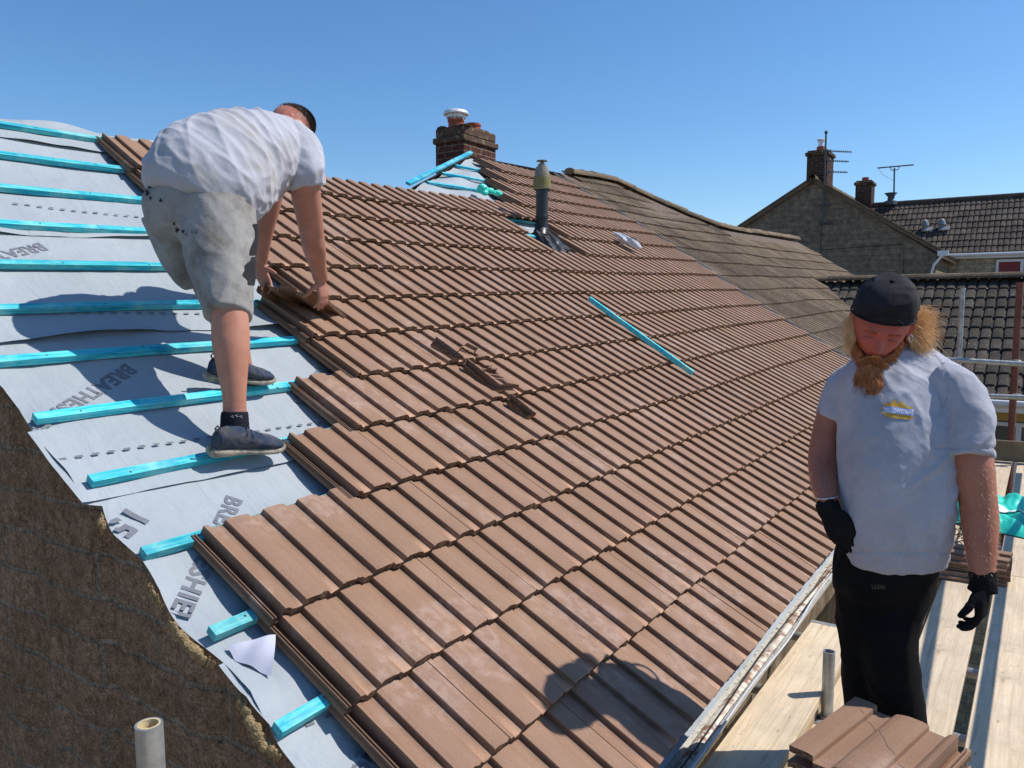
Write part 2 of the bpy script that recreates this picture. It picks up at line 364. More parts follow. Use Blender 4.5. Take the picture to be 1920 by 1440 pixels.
M = dict(
 tile=mk_tile(), edge=mk_tile_edge(),
 old=mk_old('lichened_grey_tile', (.150, .108, .070), (.250, .188, .128), (.42, .37, .30), .60, 40),
 wing=mk_old('dark_weathered_tile', (.050, .042, .034), (.105, .090, .074), (.60, .57, .50), .645, 26),  # pale specks paint sun glints into the wing tile colour
 wingback=mk_old('far_brown_tile', (.070, .055, .045), (.135, .108, .088), (.34, .30, .26), .62, 18),
 mem=mk_membrane(), batten=mk_batten(), deck=mk_deck(),
 stone=mk_blocks('dark_split_faced_block', (.36, .222, .138), (.43, .275, .175), (.36, .275, .20), .62, .147, 'x', .013, .016, 34, .5),
 block=mk_blocks('grey_stone_block', (.200, .158, .115), (.252, .200, .148), (.165, .135, .10), .55, .15, 'x', .010, .012, 6),
 block2=mk_blocks('cream_stone_block', (.40, .34, .23), (.47, .41, .29), (.30, .26, .2), .5, .15, 'x', .010, .01, 6),
 brick=mk_blocks('dark_red_brick_front', (.080, .032, .025), (.120, .048, .038), (.22, .17, .13), .225, .075, 'x', .009, .01, 16),
 brickside=mk_blocks('dark_red_brick_side', (.085, .036, .027), (.125, .054, .040), (.24, .19, .15), .225, .075, 'y', .009, .01, 16),
 corbel=mk_old('lichened_brick_corbel', (.085, .048, .036), (.15, .095, .07), (.24, .22, .12), .56, 14),
 brickfar=mk_blocks('dark_far_brick', (.062, .036, .028), (.095, .052, .040), (.13, .11, .09), .225, .075, 'x', .009, .01, 16), ventgrey=simple('grey_vent_plastic', (.20, .22, .24), .6, .3, 0, 12, .2),  # brickfar: darker, less red brick for the far chimneys
 mortar=simple('sandy_mortar', (.52, .37, .19), .95, .1, 0, 60, .35, 1., .02),
 galv=mk_steel('galvanised_steel', (.44, .45, .44)), redsteel=mk_steel('red_oxide_steel', (.20, .075, .05), .7, .1),
 tubein=simple('cement_stained_tube_mouth', (.52, .42, .24), .9, .1, 0, 30, .5, .6),
 alu=mk_steel('pale_aluminium', (.78, .79, .80), .45, .25), antenna=mk_steel('aerial_metal', (.10, .11, .12), .5, .5),
 terracotta=simple('terracotta', (.34, .095, .055), .8, .2, 0, 20, .3), blackplastic=simple('black_plastic', (.018, .019, .021), .42, .5, 0, 12, .4),
 flue=simple('dark_flue_pipe', (.026, .027, .030), .38, .5, .2, 10, .5), greycowl=mk_speck('grey_cowl', (.24, .23, .20), (.15, .14, .09), .48, .6, 9, .8), olive=mk_speck('olive_lichen_band', (.19, .18, .07), (.24, .22, .13), .5, .6, 14, .9),
 upvc=simple('white_upvc', (.70, .71, .71), .4, .5, 0, 4, .06), gutter=mk_speck('stained_white_gutter', (.54, .52, .47), (.14, .11, .08), .52, .64, 38),
 dirtgutter=mk_speck('silted_gutter_floor', (.74, .70, .62), (.30, .17, .12), .46, .58, 16),
 cable=simple('white_cable', (.55, .55, .55), .5, .4, 0, 5, .1), redfr=simple('red_curtain', (.22, .05, .05), .8), ochre=simple('ochre_render', (.50, .34, .11), .9, .1, 0, 8, .12),
 glass=simple('dim_window_glass', (.07, .08, .085), .08, .6, 0, 3, .2, 0), white=simple('white_paint', (.78, .78, .77), .5, .4, 0, 6, .06),
 print=simple('grey_printing', (.165, .175, .20), .8, .2, 0, 40, .15, 0), flapback=simple('white_membrane_back', (.50, .51, .60), .85, .2, 0, 12, .10),
 shirt1=mk_cloth('pale_grey_tshirt', (.39, .395, .445), (.475, .48, .53), 6, .006, (.36, .335, .29), 4.5),
 shirt2=mk_cloth('grey_tshirt', (.37, .38, .44), (.45, .46, .52), 6, .006, (.30, .29, .32), 4),
 shorts=mk_cloth('dirty_grey_shorts', (.26, .25, .235), (.345, .335, .32), 5, .008, (.115, .090, .058), 6.),
 pocket=mk_cloth('black_pocket_cloth', (.02, .02, .022), (.035, .035, .038)), black=mk_cloth('black_trouser_cloth', (.006, .006, .007), (.012, .012, .013), 7, .004),
 glove=mk_cloth('black_glove', (.008, .008, .009), (.016, .016, .018)), cap=mk_cloth('charcoal_cap', (.016, .016, .020), (.034, .034, .040), 9, .006, (.07, .065, .06), 5.),
 shoe=mk_cloth('navy_knit_shoe', (.025, .038, .068), (.050, .068, .105), 18, .006, (.14, .125, .10), 11), sole=mk_speck('worn_sole', (.36, .31, .24), (.15, .125, .10), .45, .6, 18, .85),
 sock=mk_cloth('black_sock', (.012, .013, .018), (.024, .025, .032)),
 skin1=mk_skin('tanned_skin', (.36, .155, .105), (.46, .225, .160)), skin2=mk_skin('sunburnt_skin', (.36, .135, .09), (.46, .205, .14), (.34, .17, .09)),
 hair1=simple('short_brown_hair', (.055, .035, .025), .7, .3, 0, 90, .6, .8, .004), hair2=simple('ginger_hair', (.74, .47, .23), .45, .5, 0, 40, .35, 0),
 beard=simple('ginger_beard', (.34, .125, .042), .6, .35, 0, 40, .4, 0), gold=simple('gold_print', (.62, .36, .07), .8, .2, 0, 20, .15, 0),
 blueprint=simple('pale_blue_print', (.32, .40, .72), .8, .2, 0, 20, .1, 0), whiteprint=simple('white_print', (.8, .82, .9), .8, .2, 0, 20, .05, 0),
 film=simple('turquoise_film', (.03, .62, .47), .35, .5, 0, 10, .2, .3, .01), filmw=simple('white_film', (.74, .80, .80), .4, .5, 0, 10, .08, .3, .01),
 bag=simple('clear_plastic_bag', (.62, .64, .68), .25, .6, 0, 60, .35, .6, .01), nails=simple('steel_nails', (.10, .10, .11), .5, .5, .5, 120, .6, 1.),
 ground=simple('dry_garden_ground', (.24, .19, .125), .95, .1, 0, 2, .4, .5, .05), moss=simple('old_mortar_cap', (.20, .175, .13), .95, .1, 0, 18, .4, .8, .02),
 roofback=simple('rear_slope_tile', (.14, .10, .075), .9), toe=simple('old_toe_board', (.20, .155, .10), .9, .1, 0, 9, .35, .5, .006),
 metal=mk_steel('earring_metal', (.8, .8, .8), .2, 1.), lead=simple('dark_underlay', (.05, .05, .06), .8),
)
# ------------------------------------------------------------------ the house being re-roofed
house = empty('terraced_house', tuple(RF(0, 13, 0) - Vector((0, 0, 4.8))), 'terraced house with blue battens and brown interlocking tiles half laid on its roof', 'house')
PROF = [(-.036, -.020), (-.035, -.009), (-.031, -.008), (-.030, -.026), (-.0255, -.026), (-.025, -.008), (-.0205, -.008), (-.020, -.030), (-.001, -.030),
        (0, .019), (.015, .0160), (.025, .0105), (.030, .0045), (.034, .0), (.055, -.0005), (.0785, .0), (.0793, .014), (.0818, .0180), (.10, .0205), (.135, .0205), (.152, .0190), (.168, .0150), (.176, .010), (.181, .003),
        (.185, .0), (.206, -.0005), (.2285, .0), (.2293, .014), (.2318, .0180), (.25, .0205), (.285, .0205), (.2985, .0195)]
OLDP = [(0, .016), (.02, .020), (.045, .022), (.07, .016), (.10, .0), (.142, .0), (.150, .016), (.17, .022), (.20, .022), (.225, .014), (.25, .0), (.292, .0), (.3, .016)]
def course(T, segs, prof, name, rnd, mats, tilt=.033, thick=.025, length=.42, clip=None, jit=1., lead=True, frame=None, tl=.3):
    F = frame or RF
    mb = MB(); tint = []
    for (u0, u1) in segs:
        k = 0; u = u0
        while u < u1-.02:
            w = min(tl, u1-u)
            full = clip is None or (clip(u+.01, T) and clip(u+w-.01, T))
            if full:
                p = [q for q in prof if q[0] <= w+1e-6]
                if k > 0 and prof is PROF: p = [q for q in p if q[0] >= 0]
                du = rnd.uniform(-.0012, .0012)*jit; dv = rnd.uniform(-.003, .003)*jit; dh = rnd.uniform(-.0012, .002)*jit; sk = rnd.uniform(-.004, .004)*jit
                tn = rnd.uniform(.955, 1.035) if prof is PROF else rnd.uniform(.72, 1.25)
                tc = (tn, tn*rnd.uniform(.985, 1.01), tn*rnd.uniform(.98, 1.015))
                rows = [0, .004, .09, .18, .27, .36, length] if prof is PROF else [0, .12, .24, length]
                n = len(p); vs = []
                for ri, r in enumerate(rows):
                    for (s, h) in p:
                        rag = (rnd.uniform(-.003, .003) if ri == 0 else 0)
                        hh = h - tilt*r/G + dh - (.002 if ri == 0 else 0)
                        if h < -.002 and ri == 0: rag = 0
                        vs.append(F(u+s+du+sk*r, T - (r+dv+rag)/G, hh))
                nb = len(vs)
                for (s, h) in p: # lower lip
                    vs.append(F(u+s+du, T-(dv+rnd.uniform(-.003, .0045))/G, h-thick+rnd.uniform(-.003, .003)+dh))
                for (s, h) in p: # head lip
                    vs.append(F(u+s+du, T-(length+dv)/G, h-tilt*length/G-(.012 if prof is PROF else thick)))
                fs = []; 
                L = len(rows)
                for j in range(L-1):
                    for i in range(n-1): fs.append((j*n+i, j*n+i+1, (j+1)*n+i+1, (j+1)*n+i))
                b = mb.add(vs, fs, 0)
                mb.add([], [], 0)
                f2 = [tuple(b+q for q in (nb+i, nb+i+1, i+1, i)) for i in range(n-1)]
                f2 += [tuple(b+q for q in ((L-1)*n+i, (L-1)*n+i+1, nb+n+i+1, nb+n+i)) for i in range(n-1)]
                for f in f2[:n-1]: mb.f.append(list(f)); mb.m.append(1)
                for f in f2[n-1:]: mb.f.append(list(f)); mb.m.append(0)
                # side skirts
                for i in (0, n-1):
                    mb.f.append([b+nb+i, b+i, b+(L-1)*n+i, b+nb+n+i]); mb.m.append(0)
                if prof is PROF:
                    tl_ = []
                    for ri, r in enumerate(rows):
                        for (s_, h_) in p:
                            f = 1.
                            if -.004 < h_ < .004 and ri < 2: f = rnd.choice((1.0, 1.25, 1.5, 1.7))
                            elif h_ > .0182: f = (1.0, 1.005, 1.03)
                            elif s_ in (.0785, .0793, .2285, .2293): f = .62  # rib steps tinted darker: their shade is painted into the tile colour
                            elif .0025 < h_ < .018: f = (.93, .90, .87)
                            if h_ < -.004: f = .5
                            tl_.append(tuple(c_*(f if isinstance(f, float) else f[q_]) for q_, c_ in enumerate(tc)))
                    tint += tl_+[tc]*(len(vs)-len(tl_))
                else: tint += [tc]*len(vs)
            u += w; k += 1
    if not mb.v: return None
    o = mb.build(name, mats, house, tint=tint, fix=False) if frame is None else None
    return mb, tint, o
rnd = random.Random(11)
UE = 7.87
starts = {1: .52, 2: .52, 3: .52, 4: .52, 5: .52, 6: .52, 7: .52, 8: .22, 9: -.08, 10: -.68, 11: -.68, 12: -.68, 13: -.68, 0: 5.02, -1: 5.32, -2: 5.62, -3: 5.92}
for T in range(-3, 14):
    s0 = starts[T]; segs = [(s0, UE)]
    if T == 2: segs = [(s0, 4.27), (5.02, UE)]
    if T == 3: segs = [(s0, 4.27), (4.87, UE)]
    if T == 5: segs = [(.82, UE)]
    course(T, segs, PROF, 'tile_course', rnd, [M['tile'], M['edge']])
def oldclip(u, T):
    if u > 17.7: return False
    t = T-1
    if t < -5.2: return False
    if t < -.9: # hip from (10,-4.98) to (11.84,-.95)
        return u < 10.1 + (t+4.98)*(1.84/4.03)+.15
    return True
for T in range(-4, 14):
    a = 7.90 if T > -4 else 8.5
    r = course(T, [(a + (0 if T % 2 else -.0), 17.8)], OLDP, 'old_tile_course', rnd, [M['old'], M['old']], .024, .018, .40, oldclip, 2.2)
mb = MB(); vs = []   # dark soaker strip where new tiles meet old
for i in range(60):
    T = -4.4+i*(13.1+4.4)/59; vs += [RF(7.862, T, .012-.02*((T*1.0) % 1)+rnd.uniform(-.003, .003)), RF(7.915, T, .026-.02*((T*1.0) % 1)+rnd.uniform(-.003, .003))]
mb.add(vs, [(2*i, 2*i+1, 2*i+3, 2*i+2) for i in range(59)]); mb.build('joint_strip', M['lead'], house)
# half round ridge tiles on the old ridge and hip
def ridge_run(pts, seg=.42, r=.085, name='ridge_tile'):
    L = 0; P = [Vector(p) for p in pts]
    for a, b in zip(P[:-1], P[1:]):
        d = (b-a); n = max(1, round(d.length/seg)); t = d.normalized(); side = t.cross(Vector((0,0,1))).normalized(); upv = side.cross(t)
        for i in range(n):
            p0 = a+d*(i/n)-t*.01; p1 = a+d*((i+1)/n)+t*.03
            mb = MB(); m_ = 9; vs = []
            jj = rnd.uniform(-.01, .01)
            for p, rr in ((p0, r), (p1, r*1.09)):
                for k, q in ((0, 1.), (1, .82)):
                    for j in range(m_+1):
                        an = math.pi*(j/m_)*1.1-math.pi*.05
                        vs.append(p+upv*jj+side*(math.cos(an)*rr*q)+upv*(math.sin(an)*rr*q*.85-.03+rnd.uniform(-.004, .004)))
            w = m_+1; fs = []
            for j in range(m_):
                fs += [(j, j+1, 2*w+j+1, 2*w+j), (w+j, w+j+1, 3*w+j+1, 3*w+j), (j, j+1, w+j+1, w+j), (2*w+j, 2*w+j+1, 3*w+j+1, 3*w+j)]
            mb.add(vs, fs)
            mb.sph(p0+upv*(r*.3-.03), (.02, r*1.02, r*.62), (t, side, upv), 12, 8)
            tn = rnd.uniform(.8, 1.25)
            mb.build(name, M['old'], house, tint=[tn]*len(mb.v), smooth=False)
ridge_run([RF(8.45, -4.72, .05), RF(9.2, -4.88, .055), RF(9.95, -4.80, .05), RF(10.7, -3.7, .05), RF(11.3, -2.35, .05), RF(11.95, -1.15, .03), RF(13.0, -1.10, .03), RF(14.6, -1.22, .04), RF(17.75, -1.35, .04)])
mb = MB(); q = [RF(8.2, -4.7, -.02), RF(10.0, -4.8, -.02), RF(11.95, -1.1, -.02), RF(17.7, -1.3, -.02), RF(17.7, .3, -.02), RF(8.2, .3, -.02)]; mb.add(q, [(0, 1, 2, 5), (2, 3, 4, 5)]); mb.build('old_underlay', M['roofback'], house)
# underlay membrane: main sheet with drape between the battens, lap lines, ragged verge
def memh(u, v):
    T = 9 - v/G
    f = (T+.21) % 1.0
    sag = -.006*math.sin(f*math.pi)
    n_ = noise.noise(Vector((u*2.3, v*3.1, 1.7)))*.008
    n_ += .022*noise.noise(Vector((u*6.5, v*7., 4.)))*clamp((T-9.3)/1.5)
    r_ = noise.noise(Vector((u*3.5+v*2.2, v*5.5-u*3, 9.)))
    n_ += .007*max(0, 1-abs(r_)*7)*(.4+clamp((T-9)/2))*clamp(T-.3)
    if T < -.7: n_ += .02*math.sin(u*9+T*2)*math.sin(T*5)
    return -.086+sag+n_
def verge(T):
    e = -.876+.012*math.sin(T*1.9)+.009*math.sin(T*5.1)-.012*clamp(T-10)
    if T < 8.0: e += -.045*clamp((T-6.0)/2)  # lap flap sticking out
    elif T < 8.4: e += .04*(8.4-T)
    return e
mb = MB()
def msheet(u0f, u1, T0, T1, nu, nv, dh=0.):
    def fn(a, b):
        T0_ = T0-.20*clamp(1-(a*6-.9-.8)/1.2) if T0 == -.62 else T0
        T = T0_+(T1-T0_)*b; v = -G*(T-9); u_0 = u0f(T) if callable(u0f) else u0f
        u = u_0+(u1-u_0)*a
        edge = clamp(1-(u-u_0)/.12)
        return RF(u, T, memh(u, v)+dh+edge*.012*math.sin(T*4.3+1))
    mb.grid(fn, nu, nv)
msheet(verge, 5.2, -.62, 13.05, 120, 210)
msheet(lambda T: 3.52+(T+.6)*(-.62), 6.6, -4.55, -.6, 30, 40)
msheet(6.6, 8.3, -4.55, -.6, 4, 6)
membrane = mb.build('roof_membrane', M['mem'], house, smooth=True)
# overlapping lap sheets, each a second layer with a free lower edge
def lap(Tb, u0, u1, wav=.012, hh=.02, Tt=None):
    Tt = Tt if Tt is not None else Tb-1.2
    mb = MB()
    def fn(a, b):
        u = u0+(u1-u0)*a; T = Tt+(Tb-Tt)*b + (0.045*math.sin(u*3.1+Tb)*b)
        v = -G*(T-9)
        h = memh(u, v)+.003+hh*(b**4)*(.5+.5*math.sin(u*6.2+Tb*2)) + .006*b*noise.noise(Vector((u*7, Tb, 0)))
        return RF(u, T, h)
    mb.grid(fn, 60, 10); mb.build('membrane_lap', M['mem'], house, smooth=True)
lap(5.37, verge(5.37)-.005, .75, hh=.035); lap(.12, -.9, .6, hh=.02, Tt=-.5); lap(2.93, -.9, .6, hh=.022)
lap(8.02, verge(7.9)-.010, .25, hh=.010, Tt=6.9); lap(10.75, verge(10.75), -.55, hh=.012, Tt=10.05)
# curled loose flap with its white underside at the verge
def roof_px(px, py, h):
    d = FW+RT*((px-960)/FPX)-UP*((py-720)/FPX); k = (N*h-CAM).dot(N)/d.dot(N); return CAM+d*k
mb = MB(); q00, q10, q01, q11 = roof_px(424, 1214, -.080), roof_px(516, 1192, -.045), roof_px(440, 1236, -.082), roof_px(508, 1268, -.070)
def flap(a, b):
    p = (q00*(1-a)+q10*a)*(1-b)+(q01*(1-a)+q11*a)*b
    return p+N*(.010*math.sin(a*math.pi*.9)*(1-b)+.016*math.sin(b*math.pi)*a+.004*math.sin(a*9+b*4))
mb.grid(flap, 22, 16); fl = mb.build('loose_flap', M['flapback'], house, smooth=True)
tag(fl, 'curled back corner of membrane showing its white underside')
# lettering printed on the membrane
def text_mesh(body, size, mat, name, parent, place, bold=.012, sx=1., keep=None):
    cu = bpy.data.curves.new('t', 'FONT'); cu.body = body; cu.size = size; cu.align_x = 'LEFT'; cu.offset = bold*size; cu.resolution_u = 2; cu.space_character = 1.08
    o = bpy.data.objects.new('t', cu); COL.objects.link(o)
    dg = bpy.context.evaluated_depsgraph_get(); me = bpy.data.meshes.new_from_object(o.evaluated_get(dg))
    bpy.data.objects.remove(o)
    import bmesh
    bm = bmesh.new(); bm.from_mesh(me)
    for _ in range(2):
        long_ = [e for e in bm.edges if e.calc_length() > size*.22]
        if not long_: break
        bmesh.ops.subdivide_edges(bm, edges=long_, cuts=2)
    bmesh.ops.triangulate(bm, faces=bm.faces); bm.to_mesh(me); bm.free()
    org = parent_origin(parent)
    if keep:
        bm = bmesh.new(); bm.from_mesh(me)
        bad = [v for v in bm.verts if not keep(place(v.co.x*sx, v.co.y))]
        bmesh.ops.delete(bm, geom=bad, context='VERTS'); bm.to_mesh(me); bm.free()
    for v in me.vertices: v.co = place(v.co.x*sx, v.co.y)-org
    me.materials.clear(); me.materials.append(mat); me.name = name
    ob = bpy.data.objects.new(name, me); COL.objects.link(ob); ob.parent = parent
    return ob
def mem_text(body, u, T, du, dT, size, sx=1.05):
    """text starting at (u,T) reading along (du,dT)"""
    d = Vector((du, -dT*G)); d.normalize(); pr = Vector((-d.y, d.x))
    v0 = -G*(T-9)
    def place(x, y):
        uu = u+d.x*x+pr.x*y; vv = v0+d.y*x+pr.y*y
        return RF(uu, 9-vv/G, memh(uu, vv)+.0022+(.0075 if 6.95 < 9-vv/G < 8.02 else 0))
    return text_mesh(body, size, M['print'], 'printed_lettering', membrane, place, .03, sx, lambda p: (p.dot(U) > verge(9-p.dot(V)/G)+.004 and 9-p.dot(V)/G > -.55))
TS = .083
for q in ((-.455, 8.28, -.38, .96), (-.405, 5.93, -.349, .59), (.718, 5.95, -.337, .65), (-.315, 3.12, -.164, .207), (.87, 1.96, -.337, .65), (.88, .58, -.121, .283), (.75, 3.40, -.337, .65), (1.02, -.75, -.337, .65), (-.45, 10.75, -.337, .65)):
    mem_text('BREATHESHIELD', q[0], q[1], q[2], q[3], TS)
mem_text('BR', .37, -.42, -.2, .1, TS)
mem_text('15', -.785, 8.14, -.10, .15, .115, 1.15)
def dashes(u0, u1, T0, T1, n):
    mb = MB()
    for i in range(n):
        f = (i+.2)/n; g = (i+.65)/n
        a, b = u0+(u1-u0)*f, u0+(u1-u0)*g; Ta, Tb = T0+(T1-T0)*f, T0+(T1-T0)*g
        q = []
        for (uu, TT) in ((a, Ta-.016), (b, Tb-.016), (b, Tb+.016), (a, Ta+.016)):
            q.append(RF(uu, TT, memh(uu, -G*(TT-9))+.0022+(.0085 if 6.95 < TT < 8.02 or 4.17 < TT < 5.3 or 1.73 < TT < 2.9 or TT < .1 else 0)))
        mb.add(q, [(0, 1, 2, 3)])
    mb.build('printed_dash_line', M['print'], membrane)
dashes(-.90, .26, 7.36, 7.54, 22); dashes(-.80, .55, 4.78, 5.03, 24); dashes(-.3, .45, 2.12, 2.28, 14); dashes(-.80, -.55, 10.85, 10.95, 4)
# battens
def batten(T, u0, u1, tn, hw=.019, ht=.0125, wig=0., nm='batten'):
    mb = MB(); n = max(2, int((u1-u0)/.35)); vs = []; tints = []
    Tm = T-.21
    for i in range(n+1):
        u = u0+(u1-u0)*i/n; o_ = wig*math.sin(i*1.3+T)
        for (dv, h) in ((-hw, -.078), (-hw, -.0525), (hw, -.0525), (hw, -.078)):
            vs.append(RF(u, Tm-(dv+o_)/G, h+.001))
    fs = [(0, 1, 2, 3), (4*n+3, 4*n+2, 4*n+1, 4*n)]
    for i in range(n):
        for j in range(4): fs.append((4*i+j, 4*i+(j+1) % 4, 4*i+4+(j+1) % 4, 4*i+4+j))
    mb.add(vs, fs)
    o = mb.build(nm, M['batten'], house, tint=[tn]*len(vs))
    if nm == 'batten' and T >= 0:
        nb = MB()
        for k_ in range(5):
            uu = -.72+.42*k_+.03*math.sin(T*2.3+k_)
            if uu > u0+.05: nb.lathe(RF(uu, Tm+.012*math.sin(k_*5+T), -.0520), [(.0042, -.001), (.0042, .0012), (.003, .0018)], axis=N, n=8)
        if nb.v: nb.build('nail', M['nails'], o)
    return o
for T in range(0, 14):
    r = random.Random(T*3+1); tn = r.uniform(.72, 1.2)
    batten(T, [-.862, -.872, -.858, -.880][T % 4] - (.025 if T == 12 else 0) - (.0 if T > 6 else .03), 8.0, (tn, tn, tn*1.02), wig=.004)
for T, a in ((-1, 3.95), (-2, 4.55), (-3, 5.15)):
    batten(T, a, 8.0, (.75, .8, .95))
# batten nailed along the hip edge
mb = MB(); a = RF(3.42, -.55, -.02); b = RF(5.92, -4.5, .0); d = (b-a).normalized(); s_ = d.cross(N).normalized()
mb.box((a+b)/2, ((b-a).length/2, .024, .0125), (d, s_, N)); hb = mb.build('hip_batten', M['batten'], house, tint=[(.6, .68, .85)]*8)
# mortar crumbs on the verge
for (Ta, Tb, w) in ((9.45, 10.0, .014), (10.35, 10.95, .017), (8.12, 8.3, .008), (9.0, 9.3, .006)):
    n = 26; mb = MB()
    for i in range(n):
        T = Ta+(Tb-Ta)*i/(n-1); ww = w*(.35+math.sin(math.pi*i/(n-1)))*rnd.uniform(.6, 1.1)
        mb.sph(RF(verge(T)-.012-ww*.3+rnd.uniform(-.004, .004), T, -.108+rnd.uniform(-.006, .006)), (ww*rnd.uniform(.6, 1), ww*rnd.uniform(.6, 1.1), .016), (U, V, N), 8, 6)
    mb.build('verge_mortar', M['mortar'], house, smooth=False)
# walls: gable facing us, front wall under the eaves, rear slopes, hip slopes
zb = RF(0, 13, 0).z-4.8
mb = MB(); gp = []
for i in range(60):
    T = 13.3+(-.75-13.3)*i/59; gp.append(RF(verge(T)+.040+.008*math.sin(T*9), T, -.105-.012*abs(math.sin(T*3.3))))
ridge = gp[-1]; yg = sum(p.y for p in gp)/len(gp)
back = [Vector((2*ridge.x-p.x, p.y, p.z)) for p in gp[::-1][1:]]
top = gp+back
vs = []; nrow = 26
for k, p in enumerate(top):
    for j in range(nrow+1):
        z = p.z+(zb-p.z)*(j/nrow)**1.6
        dd = .012*noise.noise(Vector((p.x*9, z*9, 0)))+.006*noise.noise(Vector((p.x*30, z*30, 2)))
        vs.append(Vector((p.x, p.y+(-.01 if j else .0)-dd*(1 if j else 0), z)))
fs = [(k*(nrow+1)+j, k*(nrow+1)+j+1, (k+1)*(nrow+1)+j+1, (k+1)*(nrow+1)+j) for k in range(len(top)-1) for j in range(nrow)]
mb.add(vs, fs); mb.build('gable_wall', M['stone'], house)
ex = RF(0, 13, 0)
mb = MB(); mb.box(((ex.x-.30), 8.6, (ex.z-.2+zb)/2), (.1, 9.5, (ex.z-.2-zb)/2)); mb.build('front_wall', M['block'], house)
mb = MB()
def slope_back(u0, u1, T):
    a = RF(u0, T, -.115); b = RF(u1, T, -.115); L = 5.5
    return [a, b, b+Vector((-L, 0, -L*.613)), a+Vector((-L, 0, -L*.613))]
for q in (slope_back(-.95, 3.52, -.6), slope_back(3.52, 11.8, -.6)): mb.add(q, [(0, 1, 2, 3)])
a, b = RF(5.97, -4.55, -.05), RF(10.0, -4.95, -.03); c, d = RF(3.52, -.6, -.05), RF(11.84, -.95, -.03)
bk = Vector((-4.2, 0, -4.2*.613))
mb.add([a, c, c+bk, a+bk, b, d, d+bk, b+bk], [(0, 1, 2, 3), (4, 7, 6, 5), (0, 3, 7, 4)])
a2 = slope_back(11.84, 17.7, -1.2); mb.add(a2, [(0, 1, 2, 3)])
mb.build('rear_slope', M['roofback'], house)
# fascia, gutter and cable
mb = MB(); mb.box((ex.x-.125, 3.2, ex.z-.13), (.012, 4.3, .09)); mb.build('fascia', M['white'], house)
gz = ex.z-.085
def gx(s): return ex.x-.070+s
mb = MB(); prof_g = [(-.03, .035), (-.028, -.03), (.0, -.055), (.045, -.062), (.085, -.050), (.105, -.015), (.108, .012), (.116, .014), (.116, .006), (.112, -.02), (.09, -.060), (.045, -.072), (-.005, -.064), (-.036, -.032), (-.036, .035)]
def gut(y0, y1, n, mat, nm, prof_):
    mb = MB(); vs = []
    for i in range(n+1):
        y = y0+(y1-y0)*i/n
        for (x, z) in prof_: vs.append(Vector((gx(x), y, gz+z+.023*(y-ex.y)+.003*math.sin(y*2.3))))
    m_ = len(prof_); fs = [(i*m_+j, i*m_+(j+1) % m_, (i+1)*m_+(j+1) % m_, (i+1)*m_+j) for i in range(n) for j in range(m_)]
    fs += [list(range(m_)), [n*m_+j for j in range(m_)][::-1]]
    mb.add(vs, fs); return mb.build(nm, mat, house)
gut(-1.0, 8.2, 60, M['gutter'], 'gutter', prof_g)
mb = MB()
def silt(a, b):
    y = -.95+9.1*b; w = noise.noise(Vector((y*2.5, 0, 3)))
    return Vector((gx(.028+.012*w+.05*a), y, gz-.052+.012*math.sin(a*math.pi)*(1+w)+.023*(y-ex.y)+.004*noise.noise(Vector((a*8, y*20, 0)))))
mb.grid(silt, 8, 260); mb.build('gutter_silt', M['dirtgutter'], house, smooth=True)
mb = MB(); mb.tube([Vector((gx(.118+.010*math.sin(y*1.9)+.006*math.sin(y*6)), y, gz+.020+.023*(y-ex.y)+.006*math.sin(y*3))) for y in [-.9+i*.09 for i in range(75)]], .0042, 8); mb.build('cable', M['cable'], house, smooth=True)
mb = MB(); mb.tube([Vector((gx(.055+.012*math.sin(y*2.6+1)), y, gz-.028+.023*(y-ex.y))) for y in [-.9+i*.12 for i in range(60)]], .003, 6); mb.build('cable', M['blackplastic'], house, smooth=True)
# chimney on the ridge
cx0, cx1, cy0, cy1 = -4.50, -4.05, 5.92, 6.62; zc = 2.05; zt = 2.76
def brickbox(mb, x0, x1, y0, y1, z0, z1, bev=.004): mb.box(((x0+x1)/2, (y0+y1)/2, (z0+z1)/2), ((x1-x0)/2, (y1-y0)/2, (z1-z0)/2), None, 0, bev)
mb = MB(); brickbox(mb, cx0, cx1, cy0, cy1, zc, zt)
ch = mb.build('chimney', [M['brick'], M['brickside']], house)
for p in ch.data.polygons: p.material_index = 1 if abs(p.normal.x) > .7 else 0
mb = MB(); brickbox(mb, cx0-.03, cx1+.03, cy0-.03, cy1+.03, zt+.001, zt+.075, .012); brickbox(mb, cx0-.005, cx1+.005, cy0-.005, cy1+.005, zt+.076, zt+.20, .02)
for i in range(26): # crumbling haunching
    mb.sph((rnd.uniform(cx0+.02, cx1-.02), rnd.uniform(cy0+.02, cy1-.02), zt+.20), (rnd.uniform(.04, .1), rnd.uniform(.04, .1), rnd.uniform(.015, .04)), None, 8, 6)
mb.build('chimney_corbel', M['corbel'], ch, tint=[1.]*len(mb.v))
for i, (y, h_) in enumerate(((6.06, .11), (6.42, .12))):
    mb = MB(); mb.lathe(((cx0+cx1)/2, y, zt+.2), [(.10, 0), (.098, h_-.03), (.108, h_-.028), (.108, h_), (.085, h_), (.08, .04)], n=28); mb.build('chimney_pot', M['terracotta'], ch, smooth=False)
px_ = (cx0+cx1)/2
mb = MB(); zz = zt+.2+.11
mb.lathe((px_, 6.06, zz), [(.085, -.02), (.085, .015), (.125, .018), (.125, .035), (.115, .038), (.115, .055), (.160, .058), (.163, .072), (.148, .098), (.105, .115), (.03, .122)], n=32)
for k in range(6):
    an = k*math.pi/3; mb.box((px_+.115*math.cos(an), 6.06+.115*math.sin(an), zz+.02), (.006, .006, .03))
mb.build('chimney_cowl', M['alu'], ch, smooth=False)
